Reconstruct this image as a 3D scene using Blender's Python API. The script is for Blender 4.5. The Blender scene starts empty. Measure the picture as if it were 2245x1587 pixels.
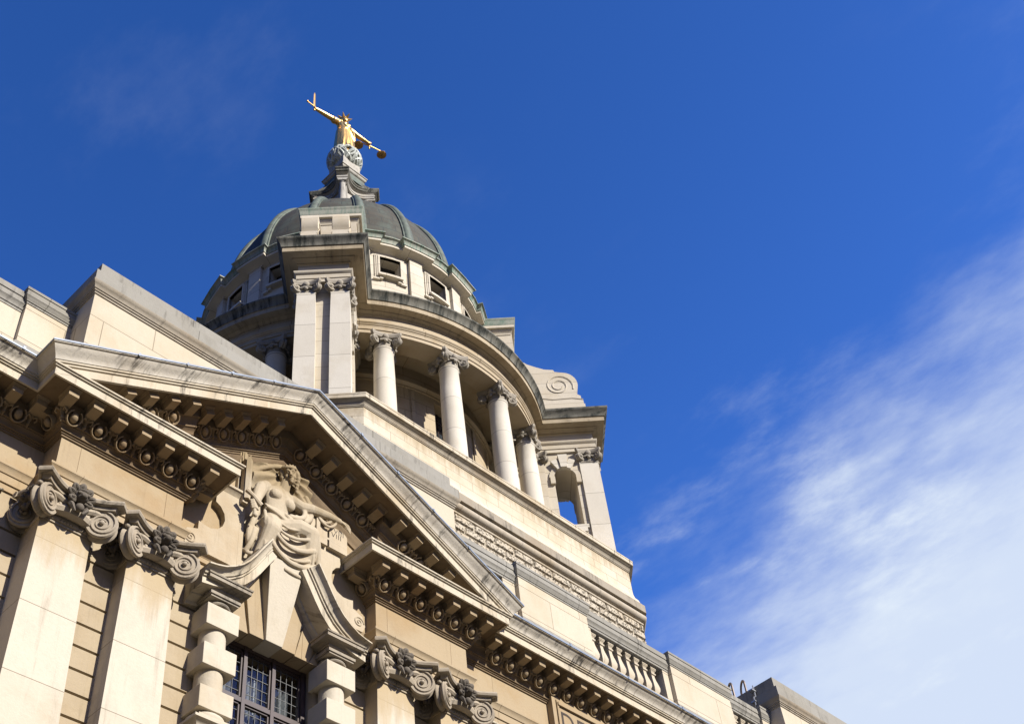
import bpy, bmesh, math, random
from mathutils import Vector, Matrix, Euler
random.seed(7)
pi = math.pi
SC = bpy.context.scene
COL = SC.collection
rad = math.radians

# ------------------------------------------------------------------ camera
YAW, PITCH, ROLL = rad(51.96679), rad(48.220168), rad(-8.344263)
fw = Vector((math.sin(YAW)*math.cos(PITCH), math.cos(YAW)*math.cos(PITCH), math.sin(PITCH)))
rt = Vector((math.cos(YAW), -math.sin(YAW), 0)); up = rt.cross(fw)
r2 = rt*math.cos(ROLL) + up*math.sin(ROLL); u2 = -rt*math.sin(ROLL) + up*math.cos(ROLL)
cam = bpy.data.objects.new('camera', bpy.data.cameras.new('camera')); COL.objects.link(cam)
M = Matrix((r2, u2, -fw)).transposed().to_4x4(); M.translation = Vector((0, 0, 1.65))
cam.matrix_world = M
cam.data.sensor_fit = 'HORIZONTAL'; cam.data.sensor_width = 36; cam.data.lens = 45.477
cam.data.clip_start = .1; cam.data.clip_end = 5000
SC.camera = cam

# ------------------------------------------------------------------ light
SUN_AZ, SUN_EL = rad(8.0), rad(33.0)          # azimuth right of the facade normal
sdir = Vector((math.sin(SUN_AZ)*math.cos(SUN_EL), -math.cos(SUN_AZ)*math.cos(SUN_EL), math.sin(SUN_EL)))
sl = bpy.data.lights.new('sun', 'SUN'); sl.energy = 4.9; sl.angle = rad(.5); sl.color = (1.0, .95, .865)
so = bpy.data.objects.new('sun', sl); COL.objects.link(so)
so.rotation_euler = sdir.to_track_quat('Z', 'Y').to_euler(); so.location = sdir*200
SC.view_settings.view_transform = 'Standard'; SC.view_settings.look = 'None'
SC.cycles.diffuse_bounces = 2
SC.view_settings.exposure = .75; SC.view_settings.gamma = 1

def nd(nt, t, **kw):
    n = nt.nodes.new(t)
    for k, v in kw.items(): setattr(n, k, v)
    return n
def lk(nt, a, b): nt.links.new(a, b)
def math_(nt, op, a, b=None, c=None, clamp=False):
    n = nd(nt, 'ShaderNodeMath', operation=op); n.use_clamp = clamp
    for i, x in enumerate((a, b, c)):
        if x is None: continue
        if isinstance(x, (int, float)): n.inputs[i].default_value = x
        else: lk(nt, x, n.inputs[i])
    return n.outputs[0]
def mixc(nt, fac, a, b, blend='MIX'):
    n = nd(nt, 'ShaderNodeMix', data_type='RGBA', blend_type=blend)
    for i, x in ((0, fac), (6, a), (7, b)):
        if isinstance(x, (int, float)): n.inputs[i].default_value = x
        elif isinstance(x, tuple): n.inputs[i].default_value = (*x, 1) if len(x) == 3 else x
        else: lk(nt, x, n.inputs[i])
    return n.outputs[2]
def noise(nt, vec, scale, detail=4, rough=.55):
    n = nd(nt, 'ShaderNodeTexNoise'); n.inputs['Scale'].default_value = scale
    n.inputs['Detail'].default_value = detail; n.inputs['Roughness'].default_value = rough
    if vec is not None: lk(nt, vec, n.inputs['Vector'])
    return n.outputs['Fac']
def ramp(nt, x, a, b):
    n = nd(nt, 'ShaderNodeMapRange', clamp=True); n.interpolation_type = 'SMOOTHSTEP'
    n.inputs[1].default_value = a; n.inputs[2].default_value = b
    lk(nt, x, n.inputs[0]); return n.outputs[0]
def vmap(nt, vec, scale=(1, 1, 1), loc=(0, 0, 0), rot=(0, 0, 0)):
    n = nd(nt, 'ShaderNodeMapping'); n.inputs['Scale'].default_value = scale
    n.inputs['Location'].default_value = loc; n.inputs['Rotation'].default_value = rot
    lk(nt, vec, n.inputs['Vector']); return n.outputs[0]

W = bpy.data.worlds.new('World'); SC.world = W; W.use_nodes = True
nt = W.node_tree; nt.nodes.clear()
sky = nd(nt, 'ShaderNodeTexSky', sky_type='NISHITA'); sky.sun_disc = False
sky.sun_elevation = SUN_EL; sky.sun_rotation = math.atan2(sdir.x, sdir.y)
sky.air_density = 1.0; sky.dust_density = .3; sky.ozone_density = 3.0
hs = nd(nt, 'ShaderNodeHueSaturation'); hs.inputs['Saturation'].default_value = 1.3
lk(nt, sky.outputs[0], hs.inputs['Color'])
skyc = mixc(nt, 1.0, hs.outputs[0], (1.20, .93, 1.34), 'MULTIPLY')
tc = nd(nt, 'ShaderNodeTexCoord'); sp = nd(nt, 'ShaderNodeSeparateXYZ'); lk(nt, tc.outputs['Generated'], sp.inputs[0])
zz = math_(nt, 'MAXIMUM', sp.outputs[2], .05)
U = math_(nt, 'DIVIDE', sp.outputs[0], zz); V = math_(nt, 'DIVIDE', sp.outputs[1], zz)
cb = nd(nt, 'ShaderNodeCombineXYZ'); lk(nt, U, cb.inputs[0]); lk(nt, V, cb.inputs[1])
n1 = noise(nt, vmap(nt, cb.outputs[0], (5.0, 2.6, 1), (3.1, 1.7, 0), (0, 0, -.22)), 1.0, 9, .62)
n2 = noise(nt, vmap(nt, cb.outputs[0], (16, 7, 1), (0, 4, 0), (0, 0, -.35)), 1.0, 7, .6)
n3 = noise(nt, vmap(nt, cb.outputs[0], (3.2, 3.2, 1), (8, 2, 0)), 1.0, 5, .55)
grad = math_(nt, 'MULTIPLY_ADD', ramp(nt, U, .1, 1.35), .36, .96)
sv = nd(nt, 'ShaderNodeVectorMath', operation='SCALE'); lk(nt, skyc, sv.inputs[0]); lk(nt, grad, sv.inputs['Scale']); skyc = sv.outputs[0]
edge = math_(nt, 'SUBTRACT', U, math_(nt, 'MULTIPLY_ADD', V, .31, .915))
e2 = math_(nt, 'ADD', edge, math_(nt, 'MULTIPLY_ADD', n1, .50, -.25))
e2 = math_(nt, 'ADD', e2, math_(nt, 'MULTIPLY_ADD', n2, .22, -.11))
bank = math_(nt, 'POWER', ramp(nt, e2, -.12, .42), 1.15)
wisp = math_(nt, 'MULTIPLY', ramp(nt, n1, .51, .76), ramp(nt, n3, .38, .64))
wisp = math_(nt, 'MULTIPLY', wisp, math_(nt, 'MULTIPLY_ADD', math_(nt, 'MULTIPLY', ramp(nt, edge, -.24, .0), ramp(nt, V, -.02, .10)), .36, .07))
dens = math_(nt, 'ADD', math_(nt, 'MULTIPLY', bank, .86), wisp, clamp=True)
lim = math_(nt, 'MULTIPLY', ramp(nt, V, -.9, -.3), ramp(nt, V, 1.9, 1.0))
dens = math_(nt, 'MULTIPLY', dens, lim)
cloud = mixc(nt, dens, skyc, (5.0, 5.6, 6.4))
# low sky darkened out of view to cut fill light; no skyline is modelled
cloud = mixc(nt, ramp(nt, sp.outputs[2], .12, .44), (.07, .075, .08), cloud)
bg = nd(nt, 'ShaderNodeBackground'); bg.inputs['Strength'].default_value = .09
lk(nt, cloud, bg.inputs['Color']); wo = nd(nt, 'ShaderNodeOutputWorld'); lk(nt, bg.outputs[0], wo.inputs[0])

# ------------------------------------------------------------------ materials
def new_mat(name):
    m = bpy.data.materials.new(name); m.use_nodes = True
    t = m.node_tree; t.nodes.clear()
    out = nd(t, 'ShaderNodeOutputMaterial'); b = nd(t, 'ShaderNodeBsdfPrincipled')
    lk(t, b.outputs[0], out.inputs[0]); return m, t, b
TX, TY = 23.87, 27.6                        # tower axis

def stone(name, base, warm, soot=0.0, sootcol=(.07, .062, .05), streak=0.0, joints=None, cyl=False, bump=.25, pits=0.0, grime=.25, sootr=(.5, .72), warmr=(.45, .7), stain=None):
    def tone(c): l = .3*c[0]+.55*c[1]+.15*c[2]; return tuple((l+(x-l)*.86)*.63 for x in c)
    base = tone(base); warm = tone(warm); sootcol = tuple(x*.75 for x in sootcol)
    m, t, b = new_mat(name)
    g = nd(t, 'ShaderNodeNewGeometry'); P = g.outputs['Position']
    s = nd(t, 'ShaderNodeSeparateXYZ'); lk(t, P, s.inputs[0])
    if cyl:
        dx = math_(t, 'SUBTRACT', s.outputs[0], TX); dy = math_(t, 'SUBTRACT', s.outputs[1], TY)
        u = math_(t, 'MULTIPLY', math_(t, 'ARCTAN2', dy, dx), 6.0)
    else:
        u = math_(t, 'MULTIPLY_ADD', s.outputs[1], .62, s.outputs[0])
    c = nd(t, 'ShaderNodeCombineXYZ'); lk(t, u, c.inputs[0]); lk(t, s.outputs[2], c.inputs[1]); uv = c.outputs[0]
    big = noise(t, P, .9, 5, .6)
    col = mixc(t, ramp(t, big, *warmr), base, warm)
    # pale / dark cloudy patches
    med = noise(t, vmap(t, P, (2.2, 2.2, 1.1)), 1.0, 6, .65)
    col = mixc(t, math_(t, 'MULTIPLY', ramp(t, med, .46, .75), grime), col, tuple(x*.52 for x in base))
    fine = noise(t, P, 22, 4, .7)
    col = mixc(t, .22, col, mixc(t, fine, tuple(x*.62 for x in base), tuple(min(1, x*1.25) for x in base)))
    h = fine
    if joints:
        br = nd(t, 'ShaderNodeTexBrick'); lk(t, uv, br.inputs['Vector'])
        br.inputs['Scale'].default_value = 1; br.inputs['Brick Width'].default_value = joints[0]; br.inputs['Row Height'].default_value = joints[1]
        br.inputs['Mortar Size'].default_value = joints[2]; br.inputs['Mortar Smooth'].default_value = .2
        br.inputs['Color1'].default_value = (0, 0, 0, 1); br.inputs['Color2'].default_value = (1, 1, 1, 1); br.inputs['Mortar'].default_value = (.5, .5, .5, 1)
        sc = nd(t, 'ShaderNodeSeparateColor'); lk(t, br.outputs['Color'], sc.inputs[0])
        col = mixc(t, math_(t, 'MULTIPLY', sc.outputs[0], .50), col, mixc(t, .5, warm, tuple(x*.80 for x in base)))
        col = mixc(t, math_(t, 'MULTIPLY', br.outputs['Fac'], .8), col, tuple(x*.42 for x in warm))
        h = math_(t, 'SUBTRACT', fine, math_(t, 'MULTIPLY', br.outputs['Fac'], 1.2))
    if streak:
        st = noise(t, vmap(t, uv, (7.0, .55, 1)), 1.0, 5, .7)
        col = mixc(t, math_(t, 'MULTIPLY', ramp(t, st, .54, .76), streak), col, tuple(x*.34 for x in warm))
        st2 = noise(t, vmap(t, uv, (5.0, .4, 1), (9, 3, 0)), 1.0, 4, .6)
        col = mixc(t, math_(t, 'MULTIPLY', ramp(t, st2, .60, .78), streak*.7), col, tuple(min(.85, x*1.25) for x in base))
    if stain:      # rusty wash running down from the ledge above: (lower edge, upper edge, colour, strength)
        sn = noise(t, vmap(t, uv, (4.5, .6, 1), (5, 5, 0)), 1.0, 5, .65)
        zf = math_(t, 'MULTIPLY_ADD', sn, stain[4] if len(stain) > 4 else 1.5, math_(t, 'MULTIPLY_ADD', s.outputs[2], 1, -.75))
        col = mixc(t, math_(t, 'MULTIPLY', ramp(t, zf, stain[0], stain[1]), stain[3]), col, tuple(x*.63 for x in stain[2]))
    if soot:
        so_ = noise(t, vmap(t, P, (1.6, 1.6, .9), (4, 4, 4)), 1.0, 8, .72)
        sst = noise(t, vmap(t, uv, (9.0, .8, 1), (2, 7, 0)), 1.0, 5, .7)
        f = ramp(t, math_(t, 'MULTIPLY_ADD', sst, .5, math_(t, 'MULTIPLY', so_, .5)), *sootr)
        col = mixc(t, math_(t, 'MULTIPLY', f, soot), col, sootcol)
    if pits:
        vo = nd(t, 'ShaderNodeTexVoronoi'); vo.inputs['Scale'].default_value = 13.5
        wn = nd(t, 'ShaderNodeTexNoise'); wn.inputs['Scale'].default_value = 9; wn.inputs['Detail'].default_value = 3; lk(t, P, wn.inputs['Vector'])
        wv = nd(t, 'ShaderNodeVectorMath', operation='MULTIPLY_ADD'); lk(t, wn.outputs['Color'], wv.inputs[0]); wv.inputs[1].default_value = (.16, .16, .16); lk(t, P, wv.inputs[2])
        lk(t, wv.outputs[0], vo.inputs['Vector'])
        pf = ramp(t, vo.outputs['Distance'], .42, .28)
        h = math_(t, 'SUBTRACT', h, math_(t, 'MULTIPLY', pf, 5.0))
        col = mixc(t, math_(t, 'MULTIPLY', pf, pits), col, tuple(x*.25 for x in warm))
    bp = nd(t, 'ShaderNodeBump'); bp.inputs['Strength'].default_value = bump; bp.inputs['Distance'].default_value = .02
    lk(t, h, bp.inputs['Height']); lk(t, bp.outputs[0], b.inputs['Normal'])
    lk(t, col, b.inputs['Base Color']); b.inputs['Roughness'].default_value = .85
    b.inputs['Specular IOR Level'].default_value = .2
    return m

PALE = (.70, .625, .49); CREAM = (.62, .50, .31); TAN = (.565, .43, .245); OCHRE = (.50, .32, .13); GREY = (.30, .275, .225)
MAT = {}
MAT['pilaster'] = stone('pilaster_stone', (.80, .70, .52), CREAM, streak=.35, grime=.3, joints=(400, .96, .006), warmr=(.5, .75), stain=(12.05, 12.65, (.56, .43, .25), .85))
MAT['tan'] = stone('facade_stone', TAN, OCHRE, streak=.30, joints=(1.35, 5, .005), grime=.22)
MAT['rust'] = stone('rusticated_stone', (.58, .46, .285), (.50, .36, .18), streak=.35, joints=(50, .3208, .0), grime=.3)
MAT['block'] = stone('block_stone', (.76, .66, .48), (.62, .50, .31), streak=.25, grime=.3)
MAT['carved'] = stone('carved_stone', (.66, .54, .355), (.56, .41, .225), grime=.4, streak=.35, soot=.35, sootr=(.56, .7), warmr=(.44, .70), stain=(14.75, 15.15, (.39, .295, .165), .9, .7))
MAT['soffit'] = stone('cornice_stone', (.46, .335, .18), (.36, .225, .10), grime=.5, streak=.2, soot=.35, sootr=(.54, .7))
MAT['bed'] = stone('shade_and_grime_soffit_stone', (.30, .205, .105), (.22, .135, .06), grime=.6, streak=.2, soot=.6, sootr=(.5, .68))  # base darkened to carry the shade of the undersides, with grime and soot patches
MAT['corona'] = stone('corona_stone', (.76, .65, .46), (.58, .44, .25), streak=.8, soot=.95, sootr=(.525, .64), grime=.35)
MAT['cyma'] = stone('weathered_cyma_stone', (.80, .715, .56), (.58, .47, .32), streak=1.0, soot=1.0, sootr=(.505, .62), grime=.45)
MAT['capital'] = stone('sooty_capital_stone', (.54, .445, .31), (.40, .305, .185), soot=.85, sootr=(.50, .65), grime=.5)
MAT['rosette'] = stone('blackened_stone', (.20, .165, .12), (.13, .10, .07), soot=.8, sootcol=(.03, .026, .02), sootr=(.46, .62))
MAT['attic'] = stone('attic_stone', (.80, .69, .50), (.68, .54, .33), joints=(1.7, .62, .008), grime=.22, streak=.2)
MAT['greycap'] = stone('weathered_cap_stone', (.43, .405, .34), (.36, .325, .25), soot=.95, streak=.6, grime=.5, joints=(1.9, 4, .008), sootr=(.52, .7))
MAT['tower'] = stone('tower_stone', (.84, .74, .56), (.74, .60, .38), joints=(1.9, .62, .010), grime=.18, streak=.22)
MAT['stainwall'] = stone('stained_ashlar', (.84, .73, .53), (.72, .57, .34), joints=(1.15, .36, .009), grime=.22, streak=.3, stain=(29.5, 30.1, (.46, .36, .22), .8, 1.6))
MAT['towerplain'] = stone('tower_pilaster_stone', (.92, .84, .68), (.82, .72, .54), joints=(400, 1.55, .012), grime=.16, streak=.12)
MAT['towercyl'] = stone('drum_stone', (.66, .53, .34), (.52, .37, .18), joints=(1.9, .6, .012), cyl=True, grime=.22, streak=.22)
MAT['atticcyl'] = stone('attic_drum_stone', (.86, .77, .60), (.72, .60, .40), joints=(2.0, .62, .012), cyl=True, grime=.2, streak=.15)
MAT['band'] = stone('weathered_band_stone', (.47, .40, .29), (.42, .32, .2), streak=.6, soot=.8, sootr=(.50, .66), grime=.5)
MAT['ringcorona'] = stone('shade_and_soot_corona_stone', (.60, .48, .30), (.44, .33, .18), cyl=True, streak=.5, soot=.75, sootr=(.5, .68), grime=.5)  # toned down to put soffit shade into the colour; soot patches on top
MAT['ringcyma'] = stone('blackened_cornice_stone', (.29, .275, .215), (.20, .19, .15), cyl=True, streak=.8, soot=1.0, sootcol=(.035, .04, .034), sootr=(.44, .60), grime=.5)
MAT['torus'] = stone('torus_stone', (.62, .525, .385), (.50, .38, .22), streak=.7, soot=.3, grime=.3)
MAT['verm'] = stone('vermiculated_stone', (.72, .62, .45), (.62, .48, .29), pits=.75, bump=.9, grime=.35, streak=.2)
MAT['towercap'] = stone('tower_capital_stone', (.50, .44, .34), (.42, .35, .25), soot=.85, sootr=(.50, .66), grime=.5)
MAT['lantern'] = stone('lantern_stone', (.62, .58, .49), (.50, .44, .33), soot=.7, sootr=(.5, .66), grime=.4)

def simple(name, col, rough=.6, metal=0, bumpscale=0, var=.3, var2=None):
    m, t, b = new_mat(name)
    g = nd(t, 'ShaderNodeNewGeometry')
    n = noise(t, g.outputs['Position'], 3.5, 6, .65)
    c = mixc(t, ramp(t, n, .35, .68), col, var2 or tuple(x*(1-var) for x in col))
    lk(t, c, b.inputs['Base Color']); b.inputs['Roughness'].default_value = rough; b.inputs['Metallic'].default_value = metal
    if bumpscale:
        bp = nd(t, 'ShaderNodeBump'); bp.inputs['Strength'].default_value = .2; bp.inputs['Distance'].default_value = .02
        lk(t, noise(t, g.outputs['Position'], bumpscale, 4), bp.inputs['Height']); lk(t, bp.outputs[0], b.inputs['Normal'])
    return m
MAT['lead'] = simple('lead_flashing_metal', (.22, .26, .32), .42, .0, 0, .35)
MAT['leadroof'] = simple('lead_roof_metal', (.16, .17, .18), .6)
MAT['gold'] = simple('gilded_bronze', (.80, .50, .16), .36, 1.0, 9, .15)
MAT['bronze'] = simple('dark_gilt', (.62, .36, .11), .45, .7)
MAT['frame'] = simple('brown_window_wood', (.055, .035, .030), .5)
MAT['came'] = simple('lead_came', (.075, .075, .072), .5)
MAT['curtain'] = simple('white_curtain', (.42, .42, .41), .9)
MAT['dark'] = simple('dark_interior', (.012, .011, .010), .9)
MAT['letter'] = simple('incised_dark_letter', (.035, .022, .012), .8)
MAT['iron'] = simple('rusty_painted_iron', (.14, .105, .085), .5, .4, 0, .5)
MAT['conductor'] = simple('lightning_conductor_metal', (.42, .43, .44), .4, .6)
MAT['asphalt'] = simple('road_asphalt', (.035, .034, .032), .9, 0, 30)  # road and paving darkened in place of shade from unbuilt houses opposite
MAT['paving'] = simple('pavement_stone', (.045, .040, .033), .9, 0, 20)
MAT['globe'] = simple('weathered_globe_bronze', (.50, .52, .45), .55, .0, 8, .5, (.20, .215, .18))
def mk_copper():
    m, t, b = new_mat('patinated_copper')
    g = nd(t, 'ShaderNodeNewGeometry'); P = g.outputs['Position']
    s = nd(t, 'ShaderNodeSeparateXYZ'); lk(t, P, s.inputs[0])
    dx = math_(t, 'SUBTRACT', s.outputs[0], TX); dy = math_(t, 'SUBTRACT', s.outputs[1], TY)
    u = math_(t, 'MULTIPLY', math_(t, 'ARCTAN2', dy, dx), 5.0)
    c = nd(t, 'ShaderNodeCombineXYZ'); lk(t, u, c.inputs[0]); lk(t, s.outputs[2], c.inputs[1])
    br = nd(t, 'ShaderNodeTexBrick'); lk(t, c.outputs[0], br.inputs['Vector']); br.inputs['Scale'].default_value = 1
    br.inputs['Brick Width'].default_value = 1.1; br.inputs['Row Height'].default_value = .5; br.inputs['Mortar Size'].default_value = .028
    br.inputs['Color1'].default_value = (0, 0, 0, 1); br.inputs['Color2'].default_value = (1, 1, 1, 1); br.inputs['Mortar'].default_value = (.5, .5, .5, 1)
    sc = nd(t, 'ShaderNodeSeparateColor'); lk(t, br.outputs['Color'], sc.inputs[0])
    n = noise(t, vmap(t, c.outputs[0], (1.5, .7, 1)), 1.2, 7, .7)
    col = mixc(t, ramp(t, n, .40, .66), (.062, .056, .043), (.078, .090, .072))
    col = mixc(t, math_(t, 'MULTIPLY', sc.outputs[0], .35), col, (.088, .077, .058))
    col = mixc(t, math_(t, 'MULTIPLY', br.outputs['Fac'], .7), col, (.045, .05, .045))
    lk(t, col, b.inputs['Base Color']); b.inputs['Roughness'].default_value = .7; b.inputs['Specular IOR Level'].default_value = .15
    bp = nd(t, 'ShaderNodeBump'); bp.inputs['Strength'].default_value = .4; bp.inputs['Distance'].default_value = .05
    lk(t, br.outputs['Fac'], bp.inputs['Height']); bp.invert = True; lk(t, bp.outputs[0], b.inputs['Normal'])
    return m
MAT['copper'] = mk_copper()
MAT['verdigris'] = simple('green_copper', (.095, .120, .088), .7, 0, 12, .5, (.055, .062, .048))
MAT['greencornice'] = stone('verdigris_stained_stone', (.52, .53, .42), (.30, .40, .31), cyl=True, streak=.5, soot=.95, sootcol=(.15, .25, .19), sootr=(.44, .62), grime=.4)
def mk_glass(name, tint):
    m, t, b = new_mat(name); t.nodes.remove(b)
    out = [n for n in t.nodes if n.type == 'OUTPUT_MATERIAL'][0]
    gl = nd(t, 'ShaderNodeBsdfGlossy'); gl.inputs['Roughness'].default_value = .03; gl.inputs['Color'].default_value = (*tint, 1)
    tr = nd(t, 'ShaderNodeBsdfTransparent'); tr.inputs['Color'].default_value = (.82, .86, .88, 1)
    g = nd(t, 'ShaderNodeNewGeometry')
    bp = nd(t, 'ShaderNodeBump'); bp.inputs['Strength'].default_value = .15; bp.inputs['Distance'].default_value = .02
    lk(t, noise(t, g.outputs['Position'], 7, 3), bp.inputs['Height']); lk(t, bp.outputs[0], gl.inputs['Normal'])
    fr = nd(t, 'ShaderNodeLayerWeight'); fr.inputs['Blend'].default_value = .5
    mx = nd(t, 'ShaderNodeMixShader'); lk(t, math_(t, 'MULTIPLY_ADD', math_(t, 'POWER', fr.outputs['Facing'], 4.0), .8, .14, clamp=True), mx.inputs[0])
    lk(t, tr.outputs[0], mx.inputs[1]); lk(t, gl.outputs[0], mx.inputs[2]); lk(t, mx.outputs[0], out.inputs[0])
    return m
MAT['glass'] = mk_glass('window_glass', (.42, .40, .38))
MAT['darkglass'] = simple('dark_leaded_glass', (.03, .035, .04), .12)

# ------------------------------------------------------------------ mesh builder
class MB:
    def __init__(s): s.v = []; s.f = []
    def add(s, vs, fs, M=None):
        o = len(s.v)
        s.v += [tuple(M @ Vector(v)) if M else tuple(v) for v in vs]
        s.f += [tuple(i+o for i in f) for f in fs]
    def box(s, x0, x1, y0, y1, z0, z1, M=None):
        s.add([(x0,y0,z0),(x1,y0,z0),(x1,y1,z0),(x0,y1,z0),(x0,y0,z1),(x1,y0,z1),(x1,y1,z1),(x0,y1,z1)],
              [(0,3,2,1),(4,5,6,7),(0,1,5,4),(1,2,6,5),(2,3,7,6),(3,0,4,7)], M)
    def hexa(s, b, t):   # two quads
        s.add(list(b)+list(t), [(0,3,2,1),(4,5,6,7),(0,1,5,4),(1,2,6,5),(2,3,7,6),(3,0,4,7)])
    def loft(s, rings, closed=False, caps=False, loop=False, M=None):
        n = len(rings[0]); vs = [p for r in rings for p in r]; fs = []
        m = len(rings)
        for i in range(m if loop else m-1):
            j = (i+1) % m
            for k in range(n if closed else n-1):
                l = (k+1) % n
                fs.append((i*n+k, i*n+l, j*n+l, j*n+k))
        if caps: fs.append(tuple(range(n))[::-1]); fs.append(tuple((m-1)*n+k for k in range(n)))
        s.add(vs, fs, M)
    def sweep(s, path, prof, loop=False, m0=None, m1=None, caps=False, M=None):
        n = len(path); ns = []
        for i in range(n if loop else n-1):
            a = Vector(path[i]); b = Vector(path[(i+1) % n]); d = (b-a).normalized(); ns.append(Vector((d.y, -d.x)))
        rings = []
        for i in range(n):
            if loop: na, nb = ns[i-1], ns[i]
            elif i == 0: na = nb = ns[0]
            elif i == n-1: na = nb = ns[-1]
            else: na, nb = ns[i-1], ns[i]
            m = (na+nb)/(1+na.dot(nb))
            if i == 0 and m0: m = Vector(m0)
            if i == n-1 and m1: m = Vector(m1)
            rings.append([(path[i][0]+m.x*o, path[i][1]+m.y*o, z) for o, z in prof])
        s.loft(rings, loop=loop, closed=caps, caps=caps, M=M)
    def lathe(s, prof, c=(0, 0), n=32, a0=0, a1=360, caps=False, M=None):
        full = abs(a1-a0) >= 359.9; k = n if full else n+1
        rings = [[(c[0]+r*math.cos(rad(a0+(a1-a0)*i/n)), c[1]+r*math.sin(rad(a0+(a1-a0)*i/n)), z) for r, z in prof] for i in range(k)]
        s.loft(rings, loop=full, M=M)
    def poly(s, pts, f0, f1, M=None):   # extruded polygon: f0/f1 map 2d -> 3d
        n = len(pts)
        s.add([f0(*p) for p in pts]+[f1(*p) for p in pts],
              [tuple(range(n))[::-1], tuple(range(n, 2*n))]+[(i, (i+1) % n, n+(i+1) % n, n+i) for i in range(n)], M)
    def sphere(s, c, r, nu=10, nv=7, M=None):
        if isinstance(r, (int, float)): r = (r, r, r)
        rings = []
        for i in range(nu):
            a = 2*pi*i/nu
            rings.append([(c[0]+r[0]*math.sin(pi*j/nv)*math.cos(a), c[1]+r[1]*math.sin(pi*j/nv)*math.sin(a), c[2]+r[2]*math.cos(pi*j/nv)) for j in range(nv+1)])
        s.loft(rings, loop=True, M=M)
    def tube(s, pts, r, n=8, closed=False, caps=True, M=None, flat=1.0, upv=None):
        pts = [Vector(p) for p in pts]; m = len(pts); rings = []
        if isinstance(r, (int, float)): r = [r]*m
        prev = None
        for i, p in enumerate(pts):
            if closed: d = pts[(i+1) % m]-pts[i-1]
            else: d = pts[min(i+1, m-1)]-pts[max(i-1, 0)]
            d.normalize()
            if prev is None:
                a = Vector(upv) if upv else (Vector((0, 0, 1)) if abs(d.z) < .9 else Vector((1, 0, 0)))
            else: a = prev
            a = (a-d*a.dot(d)).normalized(); prev = a; b = d.cross(a)
            rings.append([tuple(p+(a*math.cos(2*pi*k/n)*flat+b*math.sin(2*pi*k/n))*r[i]) for k in range(n)])
        s.loft(rings, closed=True, loop=closed, caps=caps and not closed, M=M)
    def build(s, name, mat, parent=None, origin=None, smooth=38, bevel=0):
        me = bpy.data.meshes.new(name)
        base = Vector((0, 0, 0))
        if origin is not None: base = Vector(origin)
        else:
            q = parent
            while q is not None: base = base + Vector(q.location); q = q.parent
        me.from_pydata([(v[0]-base.x, v[1]-base.y, v[2]-base.z) for v in s.v], [], s.f)
        bm = bmesh.new(); bm.from_mesh(me)
        bmesh.ops.remove_doubles(bm, verts=bm.verts, dist=1e-5)
        bmesh.ops.recalc_face_normals(bm, faces=bm.faces); bm.to_mesh(me); bm.free()
        for p in me.polygons: p.use_smooth = True
        me.set_sharp_from_angle(angle=rad(smooth))
        me.materials.append(MAT[mat] if isinstance(mat, str) else mat)
        o = bpy.data.objects.new(name, me); COL.objects.link(o)
        if parent is not None:
            o.parent = parent
            if origin is not None:
                b2 = Vector((0, 0, 0)); q = parent
                while q is not None: b2 = b2 + Vector(q.location); q = q.parent
                o.location = base-b2
        elif origin is not None: o.location = base
        if bevel:
            bv = o.modifiers.new('bevel', 'BEVEL'); bv.width = bevel; bv.segments = 2; bv.limit_method = 'ANGLE'
        return o
def empty(name, loc, label, cat, group=None, rz=0):
    o = bpy.data.objects.new(name, None); COL.objects.link(o); o.location = loc; o.rotation_euler = (0, 0, rz)
    o['label'] = label; o['category'] = cat
    if group: o['group'] = group
    o.empty_display_size = .2
    return o
def cp(o, parent, loc=None, rot=None, kids=True):
    c = o.copy(); COL.objects.link(c); c.parent = parent
    if loc is not None: c.location = loc
    if rot is not None: c.rotation_euler = rot
    if kids:
        for k in list(o.children): cp(k, c)
    return c
def arc(cx, cy, r, a0, a1, n): return [(cx+r*math.cos(rad(a0+(a1-a0)*i/n)), cy+r*math.sin(rad(a0+(a1-a0)*i/n))) for i in range(n+1)]

# ------------------------------------------------------------------ ground
m = MB(); m.box(-900, 900, -900, 4.0, -.6, 0.0); g = m.build('pavement', 'paving'); g['kind'] = 'structure'
m = MB(); m.box(-900, 900, 4.0, 9.0, -.6, -.13); g = m.build('road', 'asphalt'); g['kind'] = 'structure'
m = MB(); m.box(-900, 900, 9.0, 900, -.6, 0.0); g = m.build('ground', 'paving'); g['kind'] = 'structure'

# ================================================================== FACADE
CX = 8.97
FA = empty('courthouse_wing', (CX, 11.95, 0), 'cream stone front with giant pilasters, open pediment and leaded window, below the tower', 'building')
RL = (5.27, 7.20); RR = (10.74, 12.67); YF = 11.70; YL = 12.10; YR = 11.95; YM = 11.97; YT = 11.92
XL, XR = -4.0, 27.0

# rusticated wall with real horizontal channels
def rust(x0, x1, y, z0, z1, back=.5):
    zs = []; z = 12.72
    while z > z0+.1: zs.append(z); z -= .3208
    prof = [(y+back, z0), (y, z0)]
    for q in sorted(zs):
        if q > z1-.05: continue
        prof += [(y, q-.019), (y+.075, q-.017), (y+.075, q+.017), (y, q+.019)]
    prof += [(y, z1), (y+back, z1)]
    m.loft([[(x0, a, b) for a, b in prof], [(x1, a, b) for a, b in prof]], closed=True, caps=True)
m = MB()
rust(XL, 5.3, YL, 0, 13.3); rust(5.3, 8.13, YM, 0, 13.28); rust(9.79, 12.63, YM, 0, 13.28); rust(12.63, XR, YR, 0, 13.3)
rust(8.13, 9.79, YM, 0, 8.0)
m.build('rusticated_wall', 'rust', FA)
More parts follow.
